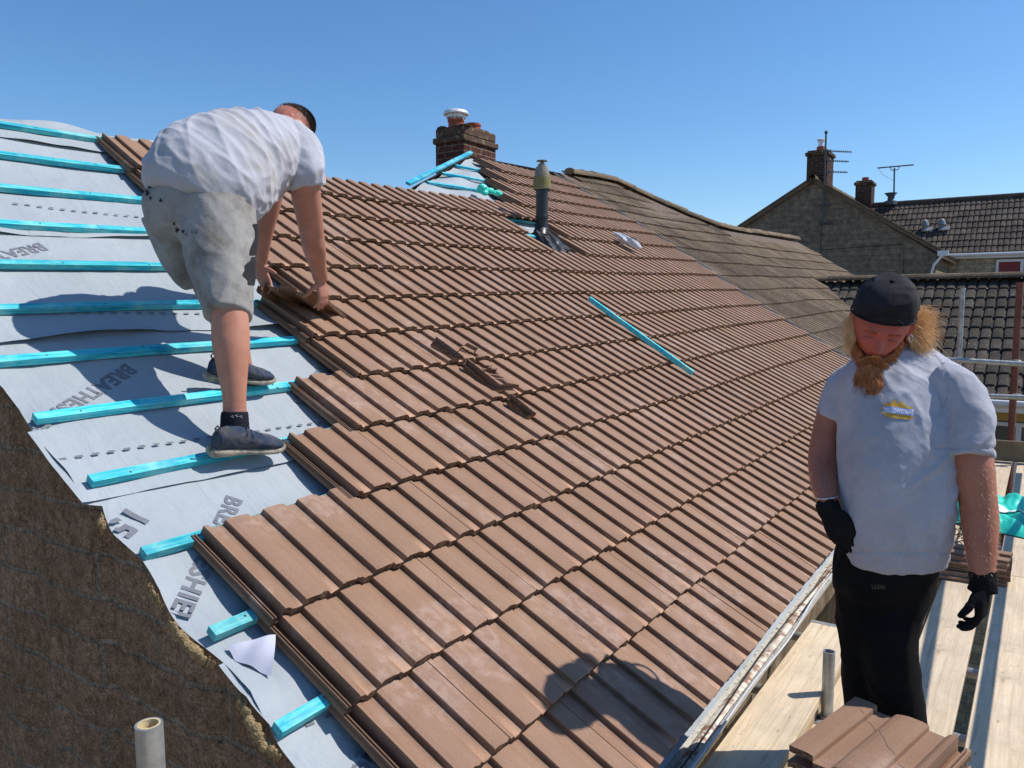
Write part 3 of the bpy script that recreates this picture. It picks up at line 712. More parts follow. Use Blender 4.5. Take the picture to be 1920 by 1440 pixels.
# ------------------------------------------------------------------ flue pipe through the roof
b0 = RF(4.50, 2.95, -.03)
def vz(z): return Vector((0, 0, z))
fl_top = at(1020, 305, 7.9)
bx = at(1016, 440, 7.9)
flue = empty('flue_pipe', tuple(RF(4.55, 2.7, -.05)), 'dark flue pipe with a grey cone cowl standing in the hole in the tiles', 'flue')
ax_ = Vector((bx.x, bx.y, 0))
def P(px, py, s=7.9):
    v = at(px, py, s); return v
mb = MB()
z0 = P(1016, 432).z; z1 = P(1016, 345).z; zc1 = P(1016, 304).z
mb.lathe((bx.x, bx.y, z0-.05), [(.058, 0), (.060, (z1-z0)*.35), (.066, (z1-z0)*.36), (.066, (z1-z0)*.42), (.060, (z1-z0)*.43), (.062, z1-z0+.05)], n=24); mb.build('pipe', M['flue'], flue, smooth=False)
mb = MB(); H = zc1-z1
mb.lathe((bx.x, bx.y, z1-.01), [(.078, -.055), (.084, -.05), (.084, 0), (.080, H*.30), (.058, H*.78), (.040, H*.80), (.040, H*.9), (.022, H*.93), (.012, H), (.055, H+.005), (.055, H+.012), (.0, H+.02)], n=28); mb.build('cone_cowl', M['greycowl'], flue, smooth=False)
mb = MB(); mb.lathe((bx.x, bx.y, z1-.01), [(.079, -.05), (.0875, -.045), (.0875, .0), (.0835, H*.30), (.080, H*.31)], n=28); mb.build('cowl_band', M['olive'], flue)
mb = MB()
pts = [P(1016, 425), P(1013, 440), P(1012, 452), P(1020, 462, 7.85), P(1034, 472, 7.8), P(1050, 480, 7.75)]
mb.tube(pts, [.064, .075, .10, .10, .092, .08], 22)
for i in range(7):
    t = i/6; c = P(1012+t*30, 440+t*32, 7.88); mb.lathe(c, [(.085+.02*math.sin(t*3), -.008), (.094+.02*math.sin(t*3), 0), (.085+.02*math.sin(t*3), .008)], axis=Vector((.12*t, .3*t, 1)).normalized(), n=20)
mb.build('flexible_boot', M['flue'], flue, smooth=True)
mb = MB()
def wrap(a, b):
    an = a*2*math.pi; r = .085+.035*b+.012*math.sin(an*7+b*5)+.014*noise.noise(Vector((math.cos(an)*3, math.sin(an)*3, b*6)))
    return P(1012+b*32, 436+b*36, 7.9-.15*b)+Vector((math.cos(an)*r, math.sin(an)*r, .02*math.sin(an*3)))
mb.grid(wrap, 46, 14); mb.build('plastic_wrap', M['blackplastic'], flue, smooth=True)
# ------------------------------------------------------------------ things lying on the new tiles
def on_roof(u, T, h=.03): return RF(u, T, h)
o_ = RF(3.63, 7., .05)
mb = MB(); a = RF(3.59, 5.47, .047); b = RF(3.60, 8.55, .036); d = (b-a).normalized(); s_ = d.cross(N).normalized()
mb.box((a+b)/2, ((b-a).length/2, .0125, .019), (d, s_, s_.cross(d)), 0, .001)
o = mb.build('loose_batten', M['batten'], tint=[(1.05, 1.1, 1.15)]*len(mb.v)); tag(o, 'loose blue batten lying up the slope on the new brown tiles', 'batten')
def shard(name, u0, T0, outline, lift, tilt_axis, tilt_ang, label, rot=0.):
    """broken tile piece: outline in metres in tile space (s along u, r up slope)"""
    import bmesh
    org = RF(u0, T0, lift)
    axx = Matrix.Rotation(rot, 3, N); Ux = axx @ U; Vx = axx @ V
    q = Matrix.Rotation(tilt_ang, 3, (Vx if tilt_axis == 'v' else Ux)); Ux = q @ Ux; Vx = q @ Vx; Nx = q @ N
    mb = MB(); n = len(outline)
    smin = min(p[0] for p in outline); smax = max(p[0] for p in outline)
    rows = []
    m_ = 8; K = 26
    rmin = min(p[1] for p in outline); rmax = max(p[1] for p in outline)
    def lim(r):
        xs = []
        for i in range(n):
            (x0, y0), (x1, y1) = outline[i], outline[(i+1) % n]
            if (y0-r)*(y1-r) <= 0 and abs(y1-y0) > 1e-9: xs.append(x0+(x1-x0)*(r-y0)/(y1-y0))
        return (min(xs), max(xs)) if xs else (0, 0)
    def hp(s):
        p = PROF
        for a_, b_ in zip(p[:-1], p[1:]):
            if a_[0] <= s <= b_[0]: return a_[1]+(b_[1]-a_[1])*(s-a_[0])/max(1e-6, b_[0]-a_[0])
        return 0
    vs = []; vb = []
    for j in range(m_+1):
        r = rmin+(rmax-rmin)*(j/m_)*.998+.0005; a_, b_ = lim(r)
        for i in range(K+1):
            jit = rnd.uniform(-.003, .003) if i in (0, K) else 0
            s = a_+(b_-a_)*i/K+jit; p = org+Ux*s+Vx*r
            vs.append(p+Nx*hp(s)); vb.append(p+Nx*(hp(s)-.014-rnd.uniform(0, .004)))
    w = K+1; L = len(vs); fs = []
    for j in range(m_):
        for i in range(K):
            a_ = j*w+i; fs += [(a_, a_+1, a_+w+1, a_+w), (L+a_, L+a_+w, L+a_+w+1, L+a_+1)]
    mb.add(vs+vb, fs, 0); e = []
    for j in range(m_):
        e += [(j*w, (j+1)*w, L+(j+1)*w, L+j*w), (j*w+K, L+j*w+K, L+(j+1)*w+K, (j+1)*w+K)]
    for i in range(K): e += [(i, L+i, L+i+1, i+1), (m_*w+i, m_*w+i+1, L+m_*w+i+1, L+m_*w+i)]
    mb.add([], [], 0)
    for f in e: mb.f.append(list(f)); mb.m.append(1)
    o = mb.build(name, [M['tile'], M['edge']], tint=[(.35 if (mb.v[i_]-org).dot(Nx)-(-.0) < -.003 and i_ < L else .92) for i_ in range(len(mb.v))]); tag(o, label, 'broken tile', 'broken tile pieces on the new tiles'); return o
shard('broken_tile_piece', 1.28, 7.02, [(-.036, 0), (.010, -.01), (.014, .08), (.004, .18), (-.030, .19)], .036, 'v', .35, 'narrow broken tile strip, uppermost of the debris on the new tiles', .10)
shard('broken_tile_piece', 1.40, 7.0, [(.04, 0), (.085, -.01), (.095, .05), (.06, .08), (.042, .06)], .030, 'v', -.15, 'small curved tile fragment beside the top of the debris line', .5)
shard('broken_tile_piece', 1.30, 7.93, [(-.036, 0), (.15, -.008), (.13, .07), (.07, .14), (.012, .29), (-.036, .28)], .033, 'v', .0, 'largest broken tile piece with dark grooved edge in the middle of the debris', .02)
shard('broken_tile_piece', 1.30, 8.62, [(-.036, .01), (.012, 0), (.075, .07), (.055, .10), (.03, .15), (-.036, .18)], .033, 'v', .0, 'jagged tile corner lying lowest of the broken pieces', .0)
for i in range(5):
    shard('tile_crumb', 1.30+rnd.uniform(-.03, .22), 7.3+rnd.uniform(-.3, .3), [(0, 0), (.03, .005), (.028, .03), (.004, .026)], .034, 'v', .2, 'tiny crumb of broken brown tile among the debris', rnd.uniform(0, 3))
# bag of nails
bg = RF(6.25, 2.25, .03)
mb = MB()
def bagf(a, b):
    an = a*2*math.pi; q = math.sin(b*math.pi)**.6; t = b
    r = (.058*(1-t)**.45+.015)*q*(1+.16*math.sin(an*5+b*9)+.2*noise.noise(Vector((math.cos(an)*2, math.sin(an)*2, b*5))))
    return bg+U*(math.cos(an)*r)+N*(math.sin(an)*r*.8+.05)+V*(-.18+.38*t)-U*(.10*t)
mb.grid(bagf, 26, 22)
bag = mb.build('nail_bag', M['bag'], smooth=False); tag(bag, 'crumpled clear plastic bag of dark nails on the far tiles', 'bag')
mb = MB()
for i in range(60):
    a = rnd.uniform(0, 6.28); r = rnd.uniform(0, .06); c = bg+U*(r*math.cos(a))+V*(rnd.uniform(-.12, .02))+N*rnd.uniform(.03, .10)
    d = Vector((rnd.uniform(-1, 1), rnd.uniform(-1, 1), rnd.uniform(-1, 1))).normalized()*.03; mb.tube([c-d, c+d], .0025, 5)
mb.build('nails', M['nails'], bag)
# turquoise film bundle left on the membrane by the hip
hp_ = RF(4.85, -.55, .0)
mb = MB()
for c, r in ((RF(4.60, -.72, .02), (.055, .05, .055)), (RF(4.70, -.62, .02), (.08, .035, .03)), (RF(4.80, -.55, .02), (.10, .03, .028)), (RF(4.60, -.60, .0), (.04, .05, .03))): mb.sph(c, r, (U, V, N), 18, 12)
me = remeshed(mb, .009, 2, disp=lambda c, n: n*(.010*noise.noise(c*30)+.005*noise.noise(c*70)))
o = link_mesh(me, 'film_bundle', M['film'], None, False); tag(o, 'crumpled turquoise packaging film on the grey underlay below the chimney', 'packaging')
# ------------------------------------------------------------------ scaffold
DZ = -.98
def board(x0, x1, y0, y1, z, tn, name='scaffold_board', th=.038, label=None, rz=0., group='scaffold boards of the deck'):
    c = Vector(((x0+x1)/2, (y0+y1)/2, z-th/2)); n = 10; w = (x1-x0)/2
    mb = MB(); mb.box(c, (w, (y1-y0)/2, th/2), (Vector((math.cos(rz), math.sin(rz), 0)), Vector((-math.sin(rz), math.cos(rz), 0)), Vector((0, 0, 1))), 0, .003)
    o = mb.build(name, M['deck'], tint=[tn]*len(mb.v)); return tag(o, label, 'scaffold board', group)
bd = [(1.340, 1.630, 'wide pale deck board under the bearded worker, next to the raised board'), (1.648, 1.872, 'deck board with the slanting shadow stripe, left of the open gap'),
      (1.922, 2.147, 'deck board just right of the open gap with a straight shadow stripe'), (2.155, 2.380, 'deck board at the right edge of the photo')]
for i, (x0, x1, l) in enumerate(bd):
    t = (1.0, .97, 1.06, 1.0)[i]; yb = (3.35, 3.9, 3.55, 4.6)[i]
    board(x0, x1, -3.2, yb, DZ+.002*i, (t, t, t*.98), label=l)
    far = ('far half of the deck beyond the bearded worker, nearest the roof', 'second far deck board from the roof, under the turquoise film', 'far deck board right of the narrow gap beyond the film', 'far deck board nearest the outer guard rail')[i]
    t2 = t*(.92+.05*(i % 2)); board(x0+.004, x1+.002, yb+.006, 8.05, DZ+.003, (t2, t2*.99, t2*.97), label=far)
# raised inner board and its support
BZ = -.87
ib = board(1.200, 1.418, -1.6, 1.86, BZ, (1.05, 1.05, 1.02), label='raised pale scaffold board running alongside the white gutter', th=.04)
ib2 = board(1.215, 1.405, 2.35, 8.0, BZ-.03, (.8, .79, .76), label='far inner board beside the gutter behind the bearded worker', th=.04)
mb = MB(); mb.box((1.385, .0, BZ-.15), (.019, 1.55, .108), None, 0, .003); o = mb.build('scaffold_board', M['deck'], tint=[(.62, .58, .5)]*24); tag(o, 'board set on edge below the raised board, stained dark', 'scaffold board', 'scaffold boards of the deck')
mb = MB(); mb.box((1.30, .7, DZ-.20), (.019, .5, .12), None, 0, .003)
def scaf(name, a, b, mat, label, cat='scaffold tube', r=.02415, grp='scaffold tubes'):
    mb = MB(); mb.pipe(a, b, r, r-.004, 24); o = mb.build(name, mat, smooth=False)
    autosmooth(o); o.data.polygons.foreach_set('use_smooth', [True]*len(o.data.polygons)); autosmooth(o, 50); return tag(o, label, cat, grp)
sa = at(1555, 1221, 3.2); scaf('scaffold_tube', Vector((sa.x, sa.y, -2.2)), sa, M['galv'], 'short galvanised tube end standing up between the raised board and the tile stack', r=.0235)
ta = at(279, 1357, 1.44)
mb = MB(); mb.pipe(Vector((ta.x+.012, ta.y+.02, -5)), ta, .0242, .020, 28); tb = mb.build('scaffold_tube', M['galv'], smooth=True); autosmooth(tb, 50); tag(tb, 'open galvanised tube end in front of the dark stone gable', 'scaffold tube', 'scaffold tubes')
mb = MB(); mb.pipe(ta-vz(.05), ta+vz(.0005), .0203, .0165, 28); mb.build('cement_rim', M['tubein'], tb)
# coupler and putlog next to the short tube
k = empty('tube_coupler', tuple(Vector((sa.x-.03, sa.y-.02, BZ-.14))), 'galvanised coupler clamped round the short tube beside the raised board', 'coupler')
mb = MB(); mb.lathe((sa.x, sa.y, BZ-.15), [(.030, 0), (.034, .01), (.034, .05), (.030, .06), (.025, .06)], n=20); mb.tube([(sa.x-.16, sa.y-.05, BZ-.125), (sa.x+.02, sa.y-.045, BZ-.12)], .0242, 18); mb.build('clamp_body', M['galv'], k)
mb = MB(); mb.tube([(sa.x+.035, sa.y-.03, BZ-.12), (sa.x+.07, sa.y-.05, BZ-.10)], .008, 8); mb.build('bolt', M['galv'], k)
# transoms under the deck
for y, l in ((-.35, 'transom tube below the deck at the tile stack'), (1.35, 'transom tube crossing below the open gap'), (2.05, 'transom tube glimpsed in the gap beside the gloved hand'), (4.4, 'transom tube under the far deck')):
    scaf('transom_tube', (1.0, y, DZ-.07), (2.6, y+.03, DZ-.065), M['galv'], l)
for o_b, (xa, xb, yy, zz_, th_) in ((ib, (1.200, 1.418, 1.845, BZ, .04)),):
    mb = MB(); mb.box(((xa+xb)/2, yy, zz_-th_/2), ((xb-xa)/2+.0015, .016, th_/2+.0015)); mb.build('end_band', M['galv'], o_b)
# outer standards, guard rails (just outside the frame on the right: they cast the stripes) and the end rails
R1 = (Vector((2.235, -3.2, .02)), Vector((2.235, 8.15, .02)))
SUNAZ, SUNEL = R(48.5), R(50.5)
SD = Vector((math.sin(SUNAZ)*math.cos(SUNEL), math.cos(SUNAZ)*math.cos(SUNEL), math.sin(SUNEL)))
def rail_for(pa, pb, x_, name, label):
    """guard rail at x_ whose sun shadow crosses the deck from pa to pb"""
    a, b = Vector(pa), Vector(pb); q = []
    for p in (a, b):
        k_ = (x_-p.x)/SD.x; q.append(p+SD*k_)
    d = (q[1]-q[0]).normalized(); L = (q[1]-q[0]).length
    return scaf(name, q[0]-d*3.2, q[0]+d*(L+1.2), M['galv'], label, r=.0245)
rail_for((1.760, .91, DZ), (1.50, 6.0, DZ), 2.46, 'guard_rail', 'outer guard rail, the higher one, along the deck edge')
rail_for((1.962, 1.05, DZ), (1.955, 6.0, DZ), 2.47, 'guard_rail', 'outer guard rail, the lower one, along the deck edge')
scaf('scaffold_standard', (2.52, 8.2, -5.4), (2.52, 8.2, 1.0), M['galv'], 'outer corner upright of the scaffold')
scaf('scaffold_standard', (2.53, -3.1, -5.4), (2.53, -3.1, 1.0), M['galv'], 'outer near upright of the scaffold')
e = at(1805, 540, 8.95); scaf('scaffold_standard', (e.x, e.y, -5.4), e, M['galv'], 'pale galvanised upright in front of the dark weathered roof', r=.029)
e = at(1910, 572, 8.7); scaf('scaffold_standard', (e.x, e.y+.05, -5.4), e+Vector((0, .05, .25)), M['redsteel'], 'red-brown painted upright at the right edge', r=.036)
a = at(1700, 670, 9.0); b = at(1990, 687, 8.3); scaf('end_guard_rail', a, b, M['galv'], 'upper end rail crossing behind the bearded worker', r=.029)
a = at(1700, 737, 9.0); b = at(1990, 748, 8.3); scaf('end_guard_rail', a, b, M['galv'], 'lower end rail just above the white fascia', r=.027)
for px, py, l in ((1906, 680, 'coupler joining the red upright and the upper end rail'), (1906, 744, 'coupler joining the red upright and the lower end rail'), (1799, 676, 'coupler on the pale upright at the upper rail')):
    c = at(px, py, 8.68 if px > 1850 else 8.9); mb = MB(); mb.lathe(c-vz(.03), [(.040, 0), (.046, .01), (.046, .05), (.040, .06)], n=14); mb.tube([c+Vector((.05, -.03, 0)), c+Vector((.09, -.05, .02))], .011, 7)
    tag(mb.build('rail_coupler', M['galv']), l, 'coupler', 'couplers on the end rails')
mb = MB(); a = at(1700, 838, 9.0); b = at(1990, 838, 8.3); d = (b-a); d.z = 0; L = d.length; d.normalize()
mb.box(((a+b)/2).xy.to_3d()+vz(DZ+.125), (L/2+.25, .019, .112), (d, d.cross(Vector((0, 0, 1))), Vector((0, 0, 1))), 0, .004)
tag(mb.build('toe_board', M['toe']), 'dark weathered toe board on edge across the far end of the deck', 'toe board')
# ------------------------------------------------------------------ tile stacks on the deck
def flat_tile(name, org, rz, label, group, tl=0., tn=.95, tip=0., crack=False, prof=PROF, cat='roof tile', mirror=False, L=.42):
    q = Matrix.Rotation(rz, 3, 'Z') @ Matrix.Rotation(tl, 3, 'Y') @ Matrix.Rotation(tip, 3, 'X')
    ex_, ey_, ez_ = q @ Vector((1, 0, 0)), q @ Vector((0, 1, 0)), q @ Vector((0, 0, 1))
    org = Vector(org); mb = MB(); n = len(prof); rows = [i/10*L for i in range(11)]; vs = []; vb = []
    for j, r in enumerate(rows):
        for (s, h) in prof:
            e_ = rnd.uniform(-.002, .002) if j in (0, 10) else 0
            x = (.13-s) if mirror else (s-.13)
            p = org+ex_*x+ey_*(r-L/2+e_); vs.append(p+ez_*(h+.022)); vb.append(p+ez_*(h+.004))
    Lv = len(vs); fs = []
    for j in range(10):
        for i in range(n-1): a_ = j*n+i; fs += [(a_, a_+1, a_+n+1, a_+n), (Lv+a_, Lv+a_+n, Lv+a_+n+1, Lv+a_+1)]
    mb.add(vs+vb, fs, 0); e_ = []
    for j in range(10): e_ += [(j*n, (j+1)*n, Lv+(j+1)*n, Lv+j*n), (j*n+n-1, Lv+j*n+n-1, Lv+(j+1)*n+n-1, (j+1)*n+n-1)]
    for i in range(n-1): e_ += [(i, Lv+i, Lv+i+1, i+1), (10*n+i, 10*n+i+1, Lv+10*n+i+1, Lv+10*n+i)]
    for f in e_: mb.f.append(list(f)); mb.m.append(1)
    o = mb.build(name, [M['tile'], M['edge']], tint=[tn]*len(mb.v), origin=org); tag(o, label, cat, group)
    if crack:
        mb = MB(); pts = []
        for i in range(22):
            t = i/21; x = -.12+.29*t; y = .135-.26*t+.02*math.sin(t*9)+rnd.uniform(-.004, .004); s = (.13-x) if mirror else (x+.13)
            h = 0
            for a_, b_ in zip(prof[:-1], prof[1:]):
                if a_[0] <= s <= b_[0]: h = a_[1]+(b_[1]-a_[1])*(s-a_[0])/max(1e-6, b_[0]-a_[0])
            pts.append((x, y, h+.0226))
        vs = []
        for (x, y, h) in pts: w_ = rnd.uniform(.0006, .0014); vs += [org+ex_*x+ey_*(y-w_)+ez_*h, org+ex_*x+ey_*(y+w_)+ez_*h]
        mb.add(vs, [(2*i, 2*i+1, 2*i+3, 2*i+2) for i in range(21)]); mb.build('crack_line', M['lead'], o)
    return o
SX, SY = 1.772, .165
nt = 7
for k in range(nt):
    top = k == nt-1
    z = -.545-.045*(nt-1-k)-.022
    lab = 'cracked brown tile on top of the near stack' if top else 'brown roof tile lower in the near stack'
    flat_tile('roof_tile', (SX+rnd.uniform(-.004, .004), SY+rnd.uniform(-.006, .006), z), R(-13)+(rnd.uniform(-.02, .02) if not top else 0), lab, 'near stack of spare tiles' if not top else 'spare tiles on the deck', R(1), rnd.uniform(.86, 1.0), R(-1), top, mirror=True, L=.42)
mb = MB(); mb.box((SX-.0, SY, (DZ-.545-.045*nt)/2-.005), (.13, .17, abs(-.545-.045*nt-DZ)/2-.012), None, 0, .004); tag(mb.build('timber_packing', M['deck'], tint=[(.8, .8, .8)]*24), 'timber block carrying the near tile stack', 'timber block')
for k, (dx, dy, rz, l) in enumerate(((0, 0, R(80), 'brown tile lying lowest in the small pile behind the bearded worker'), (.01, .02, R(82), 'brown tile in the middle of the small pile behind the bearded worker'), (.0, .0, R(78), 'brown tile on top of the small pile behind the bearded worker'))):
    flat_tile('roof_tile', (1.78+dx, 3.46+dy, DZ+.01+k*.042), rz+R(8), l, 'spare tiles on the deck', 0, .9)
flat_tile('roof_tile', (1.62, 3.40, DZ+.012), R(95), 'brown tile flat on the deck left of the small pile', 'spare tiles on the deck', 0, .85)
# turquoise wrapping and black straps
mb = MB()
def filmf(a, b):
    x = 1.50+.62*a; y = 4.75+1.05*b-.25*a
    h = .07+.11*abs(noise.noise(Vector((a*3.2, b*2.4, 5))))+.09*math.sin(b*math.pi)*(.5+.5*math.sin(a*5+1))+.02*noise.noise(Vector((a*14, b*9, 1)))
    h *= math.sin(min(1, max(0, min(a, 1-a)*7))*math.pi/2)*math.sin(min(1, max(0, min(b, 1-b)*6))*math.pi/2)
    return Vector((x+.05*noise.noise(Vector((b*5, a, 0))), y, DZ+.012+h))
fe = empty('film_heap', (1.8, 5.2, DZ), 'heap of turquoise wrapping film with a white band on the deck', 'packaging')
mb.grid(filmf, 60, 50); fo = mb.build('turquoise_sheet', M['film'], fe, smooth=True)
mb = MB()
mb.grid(lambda a, b: filmf(a*.98+.01, .40+.13*b-.14*a)+vz(.012), 50, 8); mb.build('white_band', M['filmw'], fe, smooth=True)
mb = MB()
for i in range(26):
    c = Vector((rnd.uniform(1.60, 1.86), rnd.uniform(3.85, 4.65), DZ)); L = rnd.uniform(.12, .3); an = rnd.uniform(-.8, .8)+math.pi*(i % 2); bow = rnd.uniform(.03, .11); pts = []
    for j in range(9):
        t = j/8-.5; pts.append(c+Vector((math.cos(an)*L*t, math.sin(an)*L*t+.03*math.sin(t*6+i), .006+bow*(.25-t*t)*2)))
    mb.tube(pts, .0035, 5)
so = mb.build('strap_tangle', M['blackplastic']); tag(so, 'tangle of thin black strapping on the deck behind the bearded worker', 'strapping')
# ------------------------------------------------------------------ wing roof on the right (dark weathered tiles)
wing = empty('rear_wing', (2.2, 11.6, zb), 'low wing with dark pale-specked tiles and white fascia beyond the scaffold', 'house')
WY, WZ = 13.1, 1.16; EY, EZ = 10.05, -.50
WV = Vector((0, WY-EY, WZ-EZ)); WL = WV.length; WV.normalize(); WU = Vector((1, 0, 0)); WN = Vector((0, -WV.z, WV.y))
def WF(u, T, h):
    return Vector((0, WY, WZ-.03)) + WU*(u-3.0) - WV*((T)*G) + WN*h + WN*(.012*noise.noise(Vector((u*.8, T*.7, 0))))
HP = [(0, .0), (.012, .022), (.05, .028), (.10, .026), (.118, .022), (.128, .0), (.146, .0), (.15, .0), (.162, .022), (.20, .028), (.25, .026), (.268, .022), (.278, .0), (.300, .0)]
nT = int(WL/G)+1
for T in range(1, nT+1):
    mb, tint, _ = course(T*WL/G/nT, [(.55+(.0), 8.4)], HP, 'x', rnd, None, .028, .022, .40, None, 2.5, True, WF)
    mb.build('tile_course', [M['wing'], M['lead']], wing, tint=tint, fix=False)
mb = MB(); 
for i in range(22):
    x = -1.62+i*.42
    def rf(a, b): an = math.pi*a; return Vector((x+.45*b, WY+math.cos(an)*.13*(1+.05*(1-b)), WZ+.0+math.sin(an)*.09*(1+.05*(1-b))+.006*noise.noise(Vector((x*3, a*4, b)))))
    mb = MB(); mb.grid(rf, 8, 2); mb.build('ridge_tile', M['old'], wing, tint=[rnd.uniform(.6, .95)]*len(mb.v))
mb = MB(); mb.add([(-2.5, WY, WZ-.04), (6, WY, WZ-.04), (6, WY+4, WZ-2.2), (-2.5, WY+4, WZ-2.2)], [(0, 1, 2, 3)]); mb.add([(-2.5, WY, WZ-.07), (6, WY, WZ-.07), (6, EY+.05, EZ-.05), (-2.5, EY+.05, EZ-.05)], [(0, 1, 2, 3)]); mb.build('roof_deck', M['roofback'], wing)
mb = MB(); mb.box((3.6, EY+.03, EZ-.115), (2.55, .012, .085)); mb.build('fascia', M['white'], wing)
mb = MB(); mb.tube([(1.06, EY-.03, EZ-.075), (6.1, EY-.03, EZ-.075)], .045, 12); mb.build('gutter', M['upvc'], wing)
mb = MB(); mb.box((3.6, EY+.45, (EZ-.35+zb)/2), (2.52, .1, (EZ-.35-zb)/2)); mb.build('wall', M['block2'], wing)
mb = MB(); mb.box((3.6, EY+.33, EZ-.275), (2.5, .02, .07)); mb.build('ochre_strip', M['ochre'], wing)
def window(parent, x0, x1, z0, z1, y, mull=(.5,), fr=.055, trans=None, glassm='glass', curtain=None, ext=.0):
    """upvc window facing -y"""
    f = MB()
    def bar(a, b, c, d, dy=0., t=.03): f.box(((a+b)/2, y+dy, (c+d)/2), ((b-a)/2, t, (d-c)/2), None, 0, .004)
    bar(x0, x1, z0, z0+fr); bar(x0, x1, z1-fr, z1); bar(x0, x0+fr, z0+fr, z1-fr); bar(x1-fr, x1, z0+fr, z1-fr)
    for q in mull: xc = x0+(x1-x0)*q; bar(xc-fr*.6, xc+fr*.6, z0+fr, z1-fr)
    if trans: zc_ = z0+(z1-z0)*trans; bar(x0+fr, x1-fr, zc_-fr*.4, zc_+fr*.4, -.003)
    w = f.build('window', M['upvc'], parent)
    g = MB(); g.box(((x0+x1)/2, y+.012, (z0+z1)/2), ((x1-x0)/2-fr*.6, .004, (z1-z0)/2-fr*.6)); g.build('pane', M[glassm], w)
    s_ = MB(); s_.box(((x0+x1)/2, y-.03, z0-.03), ((x1-x0)/2+.05, .06, .02)); s_.build('sill', M['upvc'], w)
    return w
window(wing, 1.46, 2.55, -1.9, -.86, EY+.32, (.38,)); window(wing, 3.2, 4.5, -1.9, -.86, EY+.32)
# ------------------------------------------------------------------ grey gable house
gh = empty('gable_house', (-3.2, 22, zb), 'grey stone house showing its shaded gable, chimney and tall aerial mast', 'house')
GA = Vector((-3.66, 22, 4.30)); GL = Vector((-7.6, 22, 1.95)); GR = Vector((-.30, 22, 2.10))
mb = MB(); mb.add([GA, GL+Vector((.2, 0, 0)), (-7.4, 22, zb), (-.42, 22, zb), GR-Vector((.12, 0, 0))], [(0, 1, 2, 3, 4)]); 
mb.add([(-.42, 22, zb), (-.42, 29, zb), (-.42, 29, 2.1), (-.42, 22, 2.1)], [(0, 1, 2, 3)]); mb.build('gable_wall', M['block'], gh, origin=None)
mb = MB()
for (p, q) in ((GA, GL), (GA, GR)):
    d = (q-p).normalized(); nrm = Vector((-d.z, 0, d.x)); nrm = nrm if nrm.z > 0 else -nrm
    a = p+nrm*.06; b = q+d*.12+nrm*.06
    vs = [a+Vector((0, -.12, 0)), b+Vector((0, -.12, 0)), b+Vector((0, 7, 0)), a+Vector((0, 7, 0))]; lo = [v-nrm*.09 for v in vs]
    mb.add(vs+lo, [(0, 1, 2, 3), (4, 7, 6, 5), (0, 4, 5, 1), (1, 5, 6, 2), (2, 6, 7, 3), (3, 7, 4, 0)])
ro = mb.build('roof', M['old'], gh, tint=[.8]*len(mb.v))
for side, (p, q) in enumerate(((GA, GL), (GA, GR))):   # bumpy verge tiles
    d = (q-p); n = int(d.length/.30); mb = MB()
    for i in range(n):
        c = p+d*((i+.5)/n); dn = d.normalized(); nrm = Vector((-dn.z, 0, dn.x)); nrm = nrm if nrm.z > 0 else -nrm
        mb.box(c+nrm*(.075+.0*i)+Vector((0, -.02, 0)), (.17, .13, .022), (dn, Vector((0, 1, 0)), (nrm+dn*.1).normalized()), 0, .008)
    mb.build('verge_tile_row', M['old'], ro, tint=[.75]*len(mb.v))
mb = MB(); mb.lathe(GA+Vector((0, -.2, .05)), [(.11, 0), (.11, 7)], axis=Vector((0, 1, 0)), n=14); mb.build('ridge', M['old'], ro, tint=[.8]*len(mb.v))
mb = MB(); mb.tube([(-.28, 21.8, 2.05), (-.28, 29, 2.05)], .055, 10); mb.tube([(-.28, 21.85, 2.02), (-.45, 21.85, 1.80), (-.50, 21.92, 1.60), (-.50, 21.92, -3)], .035, 10); mb.box((-.25, 21.86, 2.10), (.13, .03, .07)); mb.build('gutter', M['upvc'], gh)
def far_chimney(parent, x0, x1, y0, y1, z0, z1, pots, mat='brickfar'):
    mb = MB(); brickbox(mb, x0, x1, y0, y1, z0, z1); c = mb.build('chimney', M[mat], parent)
    mb = MB(); brickbox(mb, x0-.05, x1+.05, y0-.05, y1+.05, z1+.002, z1+.11, .02); brickbox(mb, x0+.0, x1-.0, y0, y1, z1+.112, z1+.16, .02); mb.build('chimney_corbel', M['corbel'], c, tint=[.55]*len(mb.v))
    for (dx, r, h, cap) in pots:
        mb = MB(); mb.lathe(((x0+x1)/2+dx, (y0+y1)/2, z1+.15), [(r, 0), (r*.95, h), (r*.7, h)], n=16); mb.build('chimney_pot', M['terracotta'], c)
        if cap:
            mb = MB(); mb.lathe(((x0+x1)/2+dx, (y0+y1)/2, z1+.15+h), [(r*.6, 0), (r*.6, .16), (r*.95, .17), (r*.95, .21), (r*.3, .24)], n=16); mb.build('chimney_cowl', M['alu'], c)
    return c
far_chimney(gh, -3.93, -3.36, 22.3, 23.1, 3.9, 5.06, [(0, .12, .16, True)])
ae = empty('aerial_mast', (-3.33, 21.95, 2.4), 'tall aerial mast with three thin horizontal antennas on the grey gable', 'aerial')
def ray_y(px, py, y):
    d = FW+RT*((px-960)/FPX)-UP*((py-720)/FPX); return CAM+d*((y-CAM.y)/d.y)
mt = ray_y(1549, 248, 21.9); mbm = ray_y(1545, 420, 21.9)
mb = MB(); mb.tube([(mt.x, 21.9, mbm.z-.0), (mt.x, 21.9, mt.z)], .025, 8); mb.sph((mt.x, 21.9, mt.z), .05, None, 8, 6); mb.build('mast', M['antenna'], ae)
mb = MB(); mb.tube([(mt.x-.02, 21.93, mbm.z), (mt.x-.06, 21.96, mbm.z-.5), (mt.x-.03, 21.96, mbm.z-.9)], .012, 6); mb.tube([(mt.x-.03, 21.97, mbm.z-.72), (mt.x+2.1, 21.97, mbm.z-.66), (mt.x+2.15, 21.97, mbm.z-1.5)], .008, 6); mb.build('cable', M['blackplastic'], ae)
